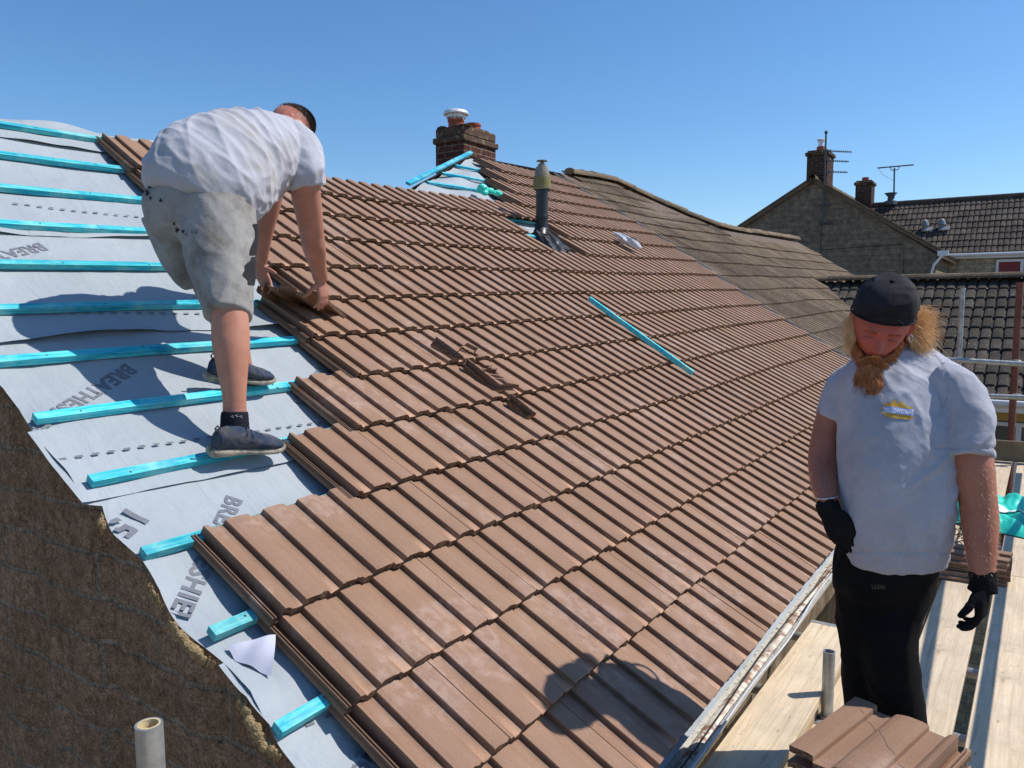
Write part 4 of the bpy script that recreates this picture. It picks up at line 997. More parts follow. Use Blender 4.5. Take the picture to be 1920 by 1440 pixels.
for py in (385, 418): 
    c = ray_y(1546, py, 21.92); mb = MB(); mb.tube([c+Vector((-.14, 0, 0)), c+Vector((.18, 0, 0))], .022, 6); mb.build('bracket', M['antenna'], ae)
for i, (py, x1, slope) in enumerate(((283, 1597, 2), (301, 1591, 2), (322, 1589, 1))):
    a = ray_y(1549, py, 21.9); b = ray_y(x1, py+slope, 21.4); mb = MB(); mb.tube([a, b], .013, 6); d = (b-a)
    for k in range(11):
        c = a+d*((k+1.5)/12.5); mb.tube([c+Vector((0, 0, -.035)), c+Vector((0, 0, .035))], .008, 5); mb.tube([c+Vector((-.10, -.18, 0))*.5, c+Vector((.10, .18, 0))*.5], .006, 5)
    mb.tube([a+d*.06+Vector((0, 0, -.05)), a+d*.2+Vector((0, 0, .05))], .015, 5); mb.build('antenna', M['antenna'], ae)
# ------------------------------------------------------------------ house behind with its long roof
rh = empty('long_roof_house', (1, 26, zb), 'far house with long brown tiled roof, two roof vents and a white window', 'house')
HY, HZ = 28.0, 4.18; HE, HEZ = 25.5, 2.30
HV = Vector((0, HY-HE, HZ-HEZ)); HL = HV.length; HV.normalize(); HN = Vector((0, -HV.z, HV.y))
def HF(u, T, h): return Vector((0, HY, HZ))+Vector((1, 0, 0))*(u-4.0)-HV*(T*G)+HN*h
nT = 9
for T in range(1, nT+1):
    mb, tint, _ = course(T*HL/G/nT, [(0, 10.8)], HP, 'x', rnd, None, .028, .022, .36, None, 2, True, HF)
    mb.build('tile_course', [M['wingback'], M['lead']], rh, tint=tint, fix=False)
mb = MB(); mb.tube([(-4, HY, HZ+.0), (7, HY, HZ+.0)], .10, 12); mb.build('ridge', M['wingback'], rh, tint=[.8]*len(mb.v))
mb = MB(); mb.add([(-4, HY, HZ), (7, HY, HZ), (7, HY+4, HZ-2.8), (-4, HY+4, HZ-2.8)], [(0, 1, 2, 3)]); mb.add([(-4, HY, HZ-.05), (7, HY, HZ-.05), (7, HE+.04, HEZ-.05), (-4, HE+.04, HEZ-.05)], [(0, 1, 2, 3)]); mb.build('roof_deck', M['roofback'], rh)
mb = MB(); mb.box((3.2, HE+.02, HEZ-.10), (4.2, .02, .07)); mb.tube([(-.9, HE-.04, HEZ-.06), (7, HE-.04, HEZ-.06)], .05, 10); mb.build('fascia', M['upvc'], rh)
mb = MB(); mb.box((3.2, HE+.25, (HEZ-.1+zb)/2), (3.9, .1, (HEZ-.1-zb)/2)); mb.build('wall', M['block2'], rh)
a = ray_y(1868, 487, HE+.12); b = ray_y(1985, 520, HE+.12); window(rh, a.x, b.x, a.z-1.1, a.z, HE+.12, (.42,), .07, None, 'redfr')
mb = MB(); mb.tube([ray_y(1752, 492, HE), ray_y(1783, 520, HE)], .015, 6); mb.build('cable', M['cable'], rh)
for (px, py) in ((1735, 404), (1766, 412)):
    c = ray_y(px, py+8, 26.6); c = Vector((c.x, 26.6, HZ-(HY-26.6)*(HV.z/HV.y)+.02)); mb = MB()
    mb.lathe(c, [(.09, 0), (.075, .12), (.13, .13), (.085, .26), (.02, .33)], n=14); mb.box(c+Vector((.08, -.10, .0)), (.16, .10, .02), (Vector((1, 0, 0)), HV, HN)); mb.build('roof_vent', M['ventgrey'], rh)
c2 = far_chimney(rh, -3.62, -3.10, 27.8, 28.4, 3.9, 4.88, [(0, .12, .14, False)])
mb = MB(); mb.lathe((-2.50, 27.9, 4.15), [(.22, 0), (.20, .12), (.10, .16), (.10, .3), (.15, .31), (.15, .36), (.2, .37), (.2, .40), (.05, .42)], n=14); mb.build('cowl', M['antenna'], rh)
a2 = empty('roof_aerial', (-2.3, 27.6, 4.2), 'small T-shaped aerial on a thin pole above the far ridge', 'aerial')
t_ = ray_y(1677, 315, 27.6); b_ = ray_y(1676, 372, 27.6)
mb = MB(); mb.tube([b_, t_], .028, 6); mb.build('mast', M['antenna'], a2)
mb = MB(); p, q = ray_y(1646, 315, 27.6), ray_y(1713, 309, 27.6); mb.tube([p, q], .022, 6)
for k in range(9): c = p+(q-p)*(k/8); mb.tube([c+Vector((0, -.12, 0)), c+Vector((0, .12, 0))], .008, 5)
mb.tube([ray_y(1669, 313, 27.6), ray_y(1671, 319, 27.6), ray_y(1684, 318, 27.6), ray_y(1686, 312, 27.6)], .016, 5); mb.tube([p, ray_y(1655, 327, 27.6), ray_y(1674, 338, 27.6)], .008, 5); mb.build('antenna', M['antenna'], a2)
# ------------------------------------------------------------------ ground
mb = MB(); mb.add([(-900, -900, zb-.02), (900, -900, zb-.02), (900, 900, zb-.02), (-900, 900, zb-.02)], [(0, 1, 2, 3)]); tag(mb.build('ground', M['ground']), kind='structure')
# ------------------------------------------------------------------ people
from mathutils.bvhtree import BVHTree
def vec(r, u, t): return RT*r+UP*u-FW*t     # right, up, toward the viewer
def cr(p0, p1, p2, p3, t):
    return [.5*((2*b)+(-a+c)*t+(2*a-5*b+4*c-d)*t*t+(-a+3*b-3*c+d)*t**3) for a, b, c, d in zip(p0, p1, p2, p3)]
def smooth_path(pts, k=4):
    out = []; n = len(pts)
    for i in range(n-1):
        p0 = pts[max(0, i-1)]; p3 = pts[min(n-1, i+2)]
        for j in range(k): out.append(cr(p0, pts[i], pts[i+1], p3, j/k))
    out.append(list(pts[-1])); return out
def loft(mb, rings, n=26, dome=.5, view=None, rad_m=False, flat0=False, flat1=False, sq=2.):
    """rings: (px,py,s,rA px,rB m)"""
    q = smooth_path(rings); C = [at(p[0], p[1], p[2]) for p in q]; K = len(C); prev = None; vs = []; fr = []
    for i in range(K):
        t = (C[min(i+1, K-1)]-C[max(i-1, 0)]).normalized()
        A = t.cross(FW if view is None else view); A = A.normalized() if A.length > .05 else (prev or RT)
        if prev and A.dot(prev) < 0: A = -A
        prev = A; B = A.cross(t).normalized()
        ra = max(.002, q[i][3]*q[i][2]/FPX); rb = max(.002, q[i][4]); fr.append((t, A, B, ra, rb))
    def ring(c, A, B, ra, rb):
        o = []
        for j in range(n):
            a = 2*math.pi*j/n; ca, sa_ = math.cos(a), math.sin(a)
            e = 2./sq; o.append(c+A*(ra*math.copysign(abs(ca)**e, ca))+B*(rb*math.copysign(abs(sa_)**e, sa_)))
        return o
    rs = []
    t, A, B, ra, rb = fr[0]; d = min(ra, rb)*dome
    if not flat0:
        for f in (.35, .75): rs.append(ring(C[0]-t*d*math.cos(f*math.pi/2), A, B, ra*math.sin(f*math.pi/2), rb*math.sin(f*math.pi/2)))
    for c, (t, A, B, ra, rb) in zip(C, fr): rs.append(ring(c, A, B, ra, rb))
    t, A, B, ra, rb = fr[-1]; d = min(ra, rb)*dome
    if not flat1:
        for f in (.75, .35): rs.append(ring(C[-1]+t*d*math.cos(f*math.pi/2), A, B, ra*math.sin(f*math.pi/2), rb*math.sin(f*math.pi/2)))
    m_ = len(rs); vs = [v for r in rs for v in r]
    fs = [(i*n+j, i*n+(j+1) % n, (i+1)*n+(j+1) % n, (i+1)*n+j) for i in range(m_-1) for j in range(n)]
    fs += [list(range(n))[::-1], [(m_-1)*n+j for j in range(n)]]
    mb.add(vs, fs)
def chain(mb, pts, rad, n=12):
    """rounded tapering tube through 3-D points"""
    P_ = [list(p)+[r] for p, r in zip(pts, rad)]; q = smooth_path(P_, 4)
    C = [Vector(p[:3]) for p in q]; r = [p[3] for p in q]
    t0 = (C[0]-C[1]).normalized(); t1 = (C[-1]-C[-2]).normalized()
    C = [C[0]+t0*r[0]*.9, C[0]+t0*r[0]*.6]+C+[C[-1]+t1*r[-1]*.6, C[-1]+t1*r[-1]*.9]; r = [r[0]*.3, r[0]*.75]+r+[r[-1]*.75, r[-1]*.3]
    mb.tube(C, r, n)
def hand(mb, w, d, nrm, th, k=1., curl=(.5, .55, .6, .65), spread=.08, thumb=(.55, .75, .35), tcurl=.5, g=1.):
    """w wrist, d towards knuckles, nrm out of the palm side, th towards the thumb side"""
    d = d.normalized(); th = (th-d*th.dot(d)).normalized(); nrm = (nrm-d*nrm.dot(d)-th*nrm.dot(th)).normalized()
    n = 18; vs = []; prof_ = [(-.03, .026, .020), (.0, .027, .019), (.03, .036, .018), (.06, .042, .017), (.088, .041, .014), (.098, .038, .010)]
    for (x, a, b) in prof_:
        for j in range(n):
            an = 2*math.pi*j/n; vs.append(w+d*(x*k)+th*(math.cos(an)*a*k*g)+nrm*(math.sin(an)*b*k*g))
    m_ = len(prof_); fs = [(i*n+j, i*n+(j+1) % n, (i+1)*n+(j+1) % n, (i+1)*n+j) for i in range(m_-1) for j in range(n)]+[list(range(n)), [(m_-1)*n+j for j in range(n)]]
    mb.add(vs, fs)
    for i, (off, L, r) in enumerate(((.030, .074, .0090), (.010, .082, .0093), (-.011, .076, .0088), (-.030, .060, .0078))):
        p = w+d*(.084*k)+th*(off*k); a = 0.; pts = [p-d*.02*k, p]; dd = (d+th*(off*spread*20)).normalized()
        for q, f in enumerate((.46, .30, .24)):
            a += curl[i]*(1. if q else .9); ax = th.cross(d)
            vv = dd*math.cos(a)+nrm*math.sin(a); p = p+vv*(L*f*k); pts.append(p)
        chain(mb, pts, [r*k*g*x for x in (1.0, 1.05, 1., .94, .80)], 12)
    p = w+d*(.022*k)+th*(.022*k); dd = (d*thumb[0]+th*thumb[1]+nrm*thumb[2]).normalized(); p1 = p+dd*.038*k
    d2 = (dd+nrm*tcurl*.5+d*.45).normalized(); p2 = p1+d2*.034*k; d3 = (d2+nrm*tcurl*.6).normalized(); p3 = p2+d3*.026*k
    chain(mb, [p, p1, p2, p3], [.015*k*g, .0125*k*g, .0108*k*g, .0088*k*g], 12)
def head(mb, c, F, U_, k=1., jaw=1.):
    F = F.normalized(); U_ = (U_-F*U_.dot(F)).normalized(); Rr = F.cross(U_)
    nu, nv = 96, 72; vs = []
    def g(x, z, x0, z0, sx, sz): return math.exp(-((x-x0)/sx)**2-((z-z0)/sz)**2)
    def pt(th, ph):
        x = math.sin(th)*math.sin(ph); y = math.sin(th)*math.cos(ph); z = math.cos(th)
        low = clamp(-z)
        X = .077*x*(1-.24*low*(1 if y > -.2 else .9)); Y = (.096 if y > 0 else .103)*y*(1-.12*low); Z = .120*z
        if y < 0 and z < -.2: Y *= 1-.35*clamp((-z-.2)/.8)
        if y > 0:
            f = clamp(y*1.6); ax = abs(X)
            Y -= f*.010*clamp(abs(x)*1.2)**2
            Y += f*(.030*g(X, Z, 0, -.022, .0105, .017)+.017*g(X, Z, 0, .000, .008, .024)+.008*g(ax, Z, .012, -.030, .007, .008)
                 - .018*g(ax, Z, .031, .010, .017, .012)+.006*g(ax, Z, .031, .009, .010, .007)+.011*g(ax, Z, .026, .032, .026, .009)+.009*g(ax, Z, .012, -.033, .006, .006)
                 + .010*g(ax, Z, .046, -.022, .017, .018)+.008*g(X, Z, 0, -.056, .024, .007)-.006*g(X, Z, 0, -.0615, .024, .0028)+.007*g(X, Z, 0, -.067, .020, .006)
                 - .005*g(X, Z, 0, -.080, .02, .006)+.013*g(X, Z, 0, -.100, .022, .014)*jaw)
        return c+Rr*(X*k)+F*(Y*k)+U_*(Z*k)
    vs = [pt(0, 0)]+[pt(math.pi*j/nv, 2*math.pi*i/nu) for j in range(1, nv) for i in range(nu)]+[pt(math.pi, 0)]
    fs = [(0, 1+i, 1+(i+1) % nu) for i in range(nu)]
    for j in range(nv-2):
        for i in range(nu): a = 1+j*nu+i; b = 1+j*nu+(i+1) % nu; fs.append((a, a+nu, b+nu, b))
    L = len(vs)-1; o = 1+(nv-2)*nu; fs += [(o+(i+1) % nu, o+i, L) for i in range(nu)]
    mb.add(vs, fs)
    for sgn in (1, -1):
        e = c+Rr*(sgn*.078*k)-F*.010*k-U_*.004*k; A = (F*-.5+Rr*sgn*.9).normalized(); Bb = U_; Cc = A.cross(Bb)
        for i in range(14):   # ear rim as a bent torus with a lobe
            pass
        pts = [e+Cc*(math.cos(a)*.014*k*(1-.25*(a > 3.6)))*sgn*-1+Bb*(math.sin(a)*.027*k)+A*(.006*k) for a in [(-.6+i*.42) for i in range(13)]]
        mb.tube(pts, [.0042*k]*len(pts), 8); mb.sph(e, (.006*k, .011*k, .022*k), (A, Cc, Bb), 10, 8); mb.sph(e-Bb*.024*k+A*.004*k+F*.006*k, .007*k, None, 8, 6)
    return F, U_, Rr
def fold(p, n, dirs, amp, f1=9., f2=2.6, seed=0.):
    """cloth wrinkles: ridged noise stretched along a fold direction"""
    t = 0.
    for (d, w, sh) in dirs:
        al = p.dot(d); ac = p-d*al
        v = noise.noise(Vector((ac.x*f1+seed, ac.y*f1+sh, ac.z*f1))+d*(al*f2)); t += w*((1-abs(v)*2.4)**2 if abs(v) < .41 else 0.)*.8
        v = noise.noise(Vector((ac.x*f1*2.1+seed+7, ac.y*f1*2.1+sh, ac.z*f1*2.1))+d*(al*f2*1.6)); t += w*.35*(1-abs(v)*2)
    return n*(amp*(t-.25))
def strands(mb, roots, n_out=3):
    """roots: (p, dir, length, r, curl axis, curl amount)"""
    for (p, d, L, r, ca, cu) in roots:
        pts = []; q = Vector(p); dd = Vector(d).normalized(); m_ = 6
        for i in range(m_+1):
            pts.append(q.copy()); dd = (dd+ca*cu*math.sin(i*1.3+L*60)+Vector((0, 0, -.10))).normalized(); q = q+dd*(L/m_)
        mb.tube(pts, [r*(1-.75*i/m_) for i in range(m_+1)], 3, cap=False)
prn = random.Random(5); Dn_ = Vector((0, 0, -1))
# ================================================================== worker bending over on the battens
m1 = empty('person', tuple(RF(-.31, 7.85, -.03)), 'person in pale grey t-shirt and dirty grey shorts bending over to lay a tile', 'person')
body = MB()
# legs
loft(body, [(398, 400, 3.17, 52, .10), (415, 480, 3.10, 44, .090), (430, 560, 3.02, 34, .066), (431, 590, 3.00, 33.5, .063), (433, 640, 2.985, 34.5, .068), (436, 690, 2.975, 28.5, .056), (439, 735, 2.97, 22.5, .043), (440, 765, 2.97, 21.5, .040), (441, 800, 2.97, 24, .045)])
loft(body, [(352, 410, 3.30, 48, .10), (375, 480, 3.30, 36, .080), (396, 545, 3.29, 29, .062), (425, 600, 3.33, 29, .062), (442, 650, 3.36, 24, .050), (455, 690, 3.385, 19, .038), (462, 712, 3.39, 20, .04)])
# trunk under the shirt, neck, arms, head
loft(body, [(378, 385, 3.22, 80, .15), (410, 322, 3.28, 88, .16), (470, 290, 3.42, 68, .14), (520, 268, 3.55, 44, .11), (545, 247, 3.62, 32, .07), (548, 240, 3.64, 30, .065)])
loft(body, [(522, 258, 3.60, 30, .065), (540, 242, 3.64, 29, .062), (550, 234, 3.66, 27, .06)])
loft(body, [(560, 285, 3.53, 31, .070), (572, 325, 3.50, 29, .066), (573, 360, 3.53, 28, .060), (580, 405, 3.60, 25, .054), (585, 440, 3.66, 22.5, .048), (589, 465, 3.70, 22, .047), (594, 490, 3.78, 17.5, .037), (599, 512, 3.83, 15, .030), (601, 524, 3.86, 14.5, .026)])
WR = at(601, 522, 3.86)
hand(body, WR, vec(.10, -.95, -.25), vec(-.75, -.1, .55), vec(-.35, .0, .85), .98, (.42, .30, .25, .18), .10, (.5, .8, .5), .6)
# far arm reaching down to the other end of the tile
loft(body, [(520, 300, 3.78, 26, .06), (505, 380, 3.85, 22, .05), (492, 440, 3.92, 19, .042), (487, 485, 4.0, 15, .032), (485, 503, 4.02, 13, .026)])
hand(body, at(484, 500, 4.02), vec(.35, -.8, -.1), vec(-.2, -.4, .8), vec(.8, .2, .3), .95, (.3, .3, .3, .35), .1, (.4, .9, .2), .2)
HC = at(541, 238, 3.64); hF, hU, hR = head(body, HC, vec(.42, -.86, .10), vec(.86, .38, -.30), .98)
def tint1(p):
    d = (p-HC).length
    if d < .13: return (1.08, .88, .86)
    if p.z < 1.0 and (p-at(437, 640, 2.98)).length < .25: return (1.12, 1.08, 1.0)
    return (1.0, .97, .95)
me = remeshed(body, .0055, 3, .5)
link_mesh(me, 'body', M['skin1'], m1, True, tint1)
# cropped hair
mb = MB()
roots = []
def on_head(a, b):   # a azimuth from the face, b elevation
    x = math.cos(b)*math.sin(a); y = math.cos(b)*math.cos(a); z = math.sin(b)
    return HC+hR*(.079*x)+hF*((.097 if y > 0 else .105)*y)+hU*(.121*z), (hR*x+hF*y+hU*z).normalized()
def hl(a): return -.02+.62*(math.cos(a)*.5+.5)**1.1+.36*abs(math.sin(a))**1.5
nu_, nv_ = 40, 16; vs = []
for j in range(nv_+1):
    for i in range(nu_):
        a = 2*math.pi*i/nu_; b0 = hl(a); b = b0+(math.pi/2-b0)*j/nv_
        p, n_ = on_head(a, b+.10*(1-j/nv_)); vs.append(p+n_*(.0012*min(1, j/3)-.001)+n_*.0008*noise.noise(p*120))
mb.add(vs, [(j*nu_+i, j*nu_+(i+1) % nu_, (j+1)*nu_+(i+1) % nu_, (j+1)*nu_+i) for j in range(nv_) for i in range(nu_)])
for i in range(6500):
    a = prn.uniform(0, 6.283); b0 = hl(a)-.10+.22*prn.random()**1.5; b = b0+(1.5-b0)*prn.random()
    p, n_ = on_head(a, b); roots.append((p, n_+Vector((prn.uniform(-.5, .5), prn.uniform(-.5, .5), prn.uniform(-.5, .5))), .007, .0006, n_, 0))
for (p, d, L, r, ca, cu) in roots: mb.tube([p, p+d.normalized()*L], [r, r*.4], 3, cap=False)
hr = mb.build('hair', M['hair1'], m1, smooth=False)
# t-shirt
sh = MB()
loft(sh, [(371, 378, 3.205, 104, .185), (384, 350, 3.22, 112, .200), (410, 322, 3.28, 112, .200), (446, 303, 3.37, 97, .190), (486, 288, 3.46, 81, .175), (517, 273, 3.55, 58, .15), (540, 260, 3.61, 38, .10), (548, 256, 3.63, 30, .07)], 40, .25, sq=2.25)
loft(sh, [(540, 268, 3.56, 44, .10), (560, 290, 3.52, 40, .088), (570, 318, 3.50, 36, .082), (574, 345, 3.515, 33.5, .078)], 28, .15)
loft(sh, [(505, 290, 3.72, 40, .09), (515, 320, 3.78, 34, .08)], 24, .3)
sp = vec(.8, .45, -.4).normalized(); cross_ = vec(.45, -.85, .1).normalized()
def sd1(p, n):
    if n.dot(n) == 0: return n
    rel = p-at(520, 320, 3.45); near = clamp(1-rel.length/.38)
    d = fold(p, n, ((cross_, .55, 0), (vec(.85, -.5, .2).normalized(), .5, 4)), .015+.010*near, 9.0, 1.1)+fold(p, n, ((vec(.75, -.65, .1).normalized(), .6, 14),), .005, 14., 1.3, 5.)
    return d+n*.004*noise.noise(p*7)
me = remeshed(sh, .0065, 6, .5, sd1)
shirt1 = link_mesh(me, 't_shirt', M['shirt1'], m1, True)
# shorts
so2 = MB()
loft(so2, [(372, 372, 3.215, 98, .178), (373, 402, 3.21, 97, .180), (374, 432, 3.20, 88, .16)], 36, .3)
loft(so2, [(398, 400, 3.17, 80, .155), (410, 440, 3.135, 69, .135), (414, 490, 3.09, 60.5, .118), (423, 540, 3.05, 50.5, .103), (427, 575, 3.02, 45, .098), (427, 592, 3.005, 43.5, .096)], 34, .06)
loft(so2, [(335, 405, 3.29, 66, .13), (342, 445, 3.30, 56, .115), (354, 490, 3.31, 43, .10), (368, 520, 3.32, 33, .09), (374, 531, 3.325, 27, .085)], 30, .06)
dn = vec(.1, -1, 0).normalized()
def sd2(p, n): return fold(p, n, ((dn, .6, 1), (vec(.7, -.7, .1).normalized(), .3, 6)), .010, 9.0, 2.4, 3.)
me = remeshed(so2, .0065, 5, .5, sd2)
shorts = link_mesh(me, 'shorts', M['shorts'], m1, True)
def surf_patch(obj, parent, name, mat, px0, py0, px1, py1, nx=10, ny=10, off=.004, shape=None, label=None):
    bvh = BVHTree.FromPolygons([v.co+parent_origin(obj) for v in obj.data.vertices], [p.vertices[:] for p in obj.data.polygons])
    mb = MB(); idx = {}; vs = []
    for j in range(ny+1):
        for i in range(nx+1):
            a, b = i/nx, j/ny
            if shape and not shape(a, b): continue
            px, py = px0+(px1-px0)*a, py0+(py1-py0)*b; d = (at(px, py, 1)-CAM).normalized()
            h = bvh.ray_cast(CAM, d)
            if h[0] is None or h[3] > 6: continue
            idx[(i, j)] = len(vs); vs.append(h[0]+h[1]*off*(1 if h[1].dot(d) < 0 else -1))
    fs = [(idx[(i, j)], idx[(i+1, j)], idx[(i+1, j+1)], idx[(i, j+1)]) for j in range(ny) for i in range(nx) if all(k in idx for k in ((i, j), (i+1, j), (i+1, j+1), (i, j+1)))]
    if not fs: return None
    mb.add(vs, fs); o = mb.build(name, mat, parent, smooth=True, fix=False); return o
pk = surf_patch(shorts, shorts, 'pocket', M['pocket'], 452, 482, 484, 534, 40, 50, .003, lambda a, b: a > .35+.25*math.sin(b*4.5+2.2)+.06*math.sin(b*17))
pk2 = surf_patch(shorts, shorts, 'pocket', M['pocket'], 464, 420, 482, 478, 30, 40, .004, lambda a, b: a > .45+.3*math.sin(b*5))
def blob(a, b, cx_, cy_, r): return (a-cx_)**2+((b-cy_)*.8)**2 < r*r
for i, (x, y, r) in enumerate((x_, y_, r_*.72) for x_, y_, r_ in ((302, 376, 5), (333, 431, 6.5), (344, 434, 4.5), (327, 419, 4.2), (350, 440, 2.6), (361, 436, 2.4), (368, 437, 2.2), (280, 352, 4), (277, 362, 6), (283, 372, 4))):
    o = surf_patch(shorts, shorts, 'torn_hole', M['pocket'], x-r, y-r*(1.2 if i < 8 else 1.6), x+r, y+r*(1.2 if i < 8 else 1.6), 26, 26, .0035, lambda a, b, i=i: (a-.5)**2+(b-.5)**2 < .15+.08*math.sin(math.atan2(b-.5, a-.5)*3+i*1.7)+.03*math.sin(math.atan2(b-.5, a-.5)*7+i))
# socks
mb = MB(); loft(mb, [(440, 772, 2.97, 24.5, .046), (440, 790, 2.97, 26, .049), (441, 812, 2.97, 27, .052), (445, 830, 2.96, 28, .055)], 26, .1)
def shoe(parent, O, X, Zu, k=1., side=1):
    X = X.normalized(); Zv = (Zu-X*Zu.dot(X)).normalized(); Y = Zv.cross(X)
    def ring(x, z0, z1, hy, n=22, e=.75):
        o = []; zc = (z0+z1)/2; hz = (z1-z0)/2
        for j in range(n):
            a = 2*math.pi*j/n; o.append(O+X*(x*k)+Y*(math.copysign(abs(math.cos(a))**e, math.cos(a))*hy*k+.010*math.sin(x*9)*side*k)+Zv*((zc+math.copysign(abs(math.sin(a))**e, math.sin(a))*hz)*k))
        return o
    def body_(rs, e):
        m_ = MB(); n = 22; R_ = [ring(*r, n, e) for r in rs]; m_.add([v for r in R_ for v in r], [(i*n+j, i*n+(j+1) % n, (i+1)*n+(j+1) % n, (i+1)*n+j) for i in range(len(R_)-1) for j in range(n)]+[list(range(n)), [(len(R_)-1)*n+j for j in range(n)]]); return m_
    up_ = body_([(.004, .03, .075, .022), (.018, .022, .098, .033), (.05, .02, .108, .037), (.085, .02, .104, .037), (.115, .02, .098, .038), (.15, .02, .086, .042), (.185, .02, .072, .046), (.22, .02, .062, .047), (.25, .02, .054, .042), (.272, .02, .045, .032), (.286, .024, .036, .016)], .85)
    me = remeshed(up_, .005, 3, .5, lambda p, n: n*(.0022*noise.noise(p*45)+.0015*noise.noise(p*110)))
    s_ = link_mesh(me, 'shoe', M['shoe'], parent, True)
    sl = body_([(-.010, .004, .030, .020), (.004, .0, .034, .034), (.05, .0, .033, .040), (.10, .003, .029, .038), (.16, .003, .028, .045), (.21, .001, .027, .050), (.25, .001, .027, .046), (.275, .003, .028, .036), (.294, .008, .030, .018)], .6)
    me = remeshed(sl, .004, 2, .5); link_mesh(me, 'sole', M['sole'], s_, True)
    m2_ = MB(); n = 18
    m2_.tube([O+X*(.012*k)+Zv*(.088*k), O+X*(.000*k)+Zv*(.104*k), O+X*(.006*k)+Zv*(.116*k), O+X*(.018*k)+Zv*(.104*k)], .0035, 6)
    for i in range(4): # laces
        x = .115+.022*i; m2_.tube([O+X*(x*k)+Y*(-.026*k)+Zv*((.085-.008*i)*k), O+X*((x+.006)*k)+Zv*((.101-.010*i)*k), O+X*(x*k)+Y*(.026*k)+Zv*((.085-.008*i)*k)], .003, 6)
    m2_.build('lace', M['shoe'], s_, smooth=True)
    return s_
so1 = mb; me = remeshed(so1, .006, 2, .5, lambda p, n: n*.0012*noise.noise(p*90)); sock1 = link_mesh(me, 'sock', M['sock'], m1, True)
for i, (a, b) in enumerate(((433, 441), (441, 449), (449, 457))):
    surf_patch(sock1, sock1, 'printed_mark', M['whiteprint'], a, 779-(i == 1)*1.5, b-2, 783-(i == 1)*1.5, 6, 4, .0015, lambda x, y: abs(math.sin(x*7+y*3)) > .35)
mb = MB(); loft(mb, [(460, 700, 3.39, 20, .04), (466, 716, 3.40, 21, .043), (470, 728, 3.40, 22, .045)], 20, .1); me = remeshed(mb, .006, 2); link_mesh(me, 'sock', M['sock'], m1, True)
hO, hT = at(403, 852, 2.90), at(543, 851, 3.01)
f1 = RF(-.455, 7.86, -.030); f2 = RF(-.165, 8.02, -.030)
shoe(m1, f1, f2-f1, N*.62+Vector((0, 0, 1))*.38, 1.0)
g1 = RF(-.20, 6.60, -.030); g2 = RF(.045, 6.78, -.028)
shoe(m1, g1, g2-g1, N*.62+Vector((0, 0, 1))*.38, 1.0, -1)
# the tile he is laying
d_ = (at(618, 562, 3.93)-at(478, 534, 4.02)); org = at(548, 548, 3.98)
def held():
    X = d_.normalized(); Y_ = (FW*.95-UP*.20); Y_ = (Y_-X*Y_.dot(X)).normalized(); Z_ = X.cross(Y_); Z_ = Z_ if Z_.z > 0 else -Z_
    mb = MB(); n = len(PROF); Lr = 10; vs = []; vb = []
    for j in range(Lr+1):
        r = -.03+.42*j/Lr
        for (s, h) in PROF: p = org+X*(s-.14)+Y_*r; vs.append(p+Z_*h); vb.append(p+Z_*(h-.018))
    Lv = len(vs); mb.add(vs+vb, [f for j in range(Lr) for i in range(n-1) for f in ((j*n+i, j*n+i+1, (j+1)*n+i+1, (j+1)*n+i), (Lv+j*n+i, Lv+(j+1)*n+i, Lv+(j+1)*n+i+1, Lv+j*n+i+1))], 0)
    e_ = []
    for j in range(Lr): e_ += [(j*n, (j+1)*n, Lv+(j+1)*n, Lv+j*n), (j*n+n-1, Lv+j*n+n-1, Lv+(j+1)*n+n-1, (j+1)*n+n-1)]
    for i in range(n-1): e_ += [(i, Lv+i, Lv+i+1, i+1), (Lr*n+i, Lr*n+i+1, Lv+Lr*n+i+1, Lv+Lr*n+i)]
    for f in e_: mb.f.append(list(f)); mb.m.append(1)
    o = mb.build('roof_tile', [M['tile'], M['edge']], tint=[.85]*len(mb.v), origin=org); tag(o, 'brown tile held in both hands of the bending worker', 'roof tile', 'spare tiles in hand')
held()
# ================================================================== bearded worker on the scaffold
S2 = 2.65
base2 = at(1662, 900, S2)
m2 = empty('person', (base2.x, base2.y, DZ), 'bearded person in a grey t-shirt, backwards black cap, black gloves and trousers looking down', 'person')
body = MB()
hc2 = at(1652, 606, 2.58)
loft(body, [(1680, 760, 2.68, 88, .11), (1678, 715, 2.70, 78, .095), (1674, 690, 2.73, 46, .072), (1670, 660, 2.72, 38, .066), (1664, 630, 2.69, 36, .062)])
loft(body, [(1680, 1030, 2.64, 85, .13), (1682, 900, 2.64, 92, .14), (1682, 800, 2.66, 96, .13), (1680, 740, 2.68, 85, .11)])
loft(body, [(1785, 730, 2.58, 38, .066), (1810, 790, 2.54, 37, .064), (1818, 850, 2.52, 37.5, .064), (1824, 885, 2.51, 37, .063), (1832, 930, 2.50, 33, .056), (1837, 975, 2.49, 32, .054), (1839, 1020, 2.475, 28, .048), (1841, 1060, 2.46, 23.5, .038), (1842, 1095, 2.45, 20, .030)])
loft(body, [(1592, 722, 2.74, 33, .06), (1566, 765, 2.76, 28, .056), (1551, 805, 2.77, 25, .052), (1546, 850, 2.76, 28.5, .056), (1546, 880, 2.73, 28.5, .054), (1548, 915, 2.67, 24, .044), (1551, 940, 2.62, 18, .032), (1554, 955, 2.60, 17, .028)])
F2, U2, R2 = head(body, hc2, vec(-.36, -.62, .70), vec(-.06, .78, .62), 1.10)
me = remeshed(body, .0055, 2, .5)
def tint2(p):
    d = (p-hc2).length
    if d < .15: return (1.05, .58, .62)
    rel = (p-at(1835, 1000, 2.48))
    return (.98, .92, .84) if rel.length < .35 else (.80, .70, .66)
link_mesh(me, 'body', M['skin2'], m2, True, tint2)
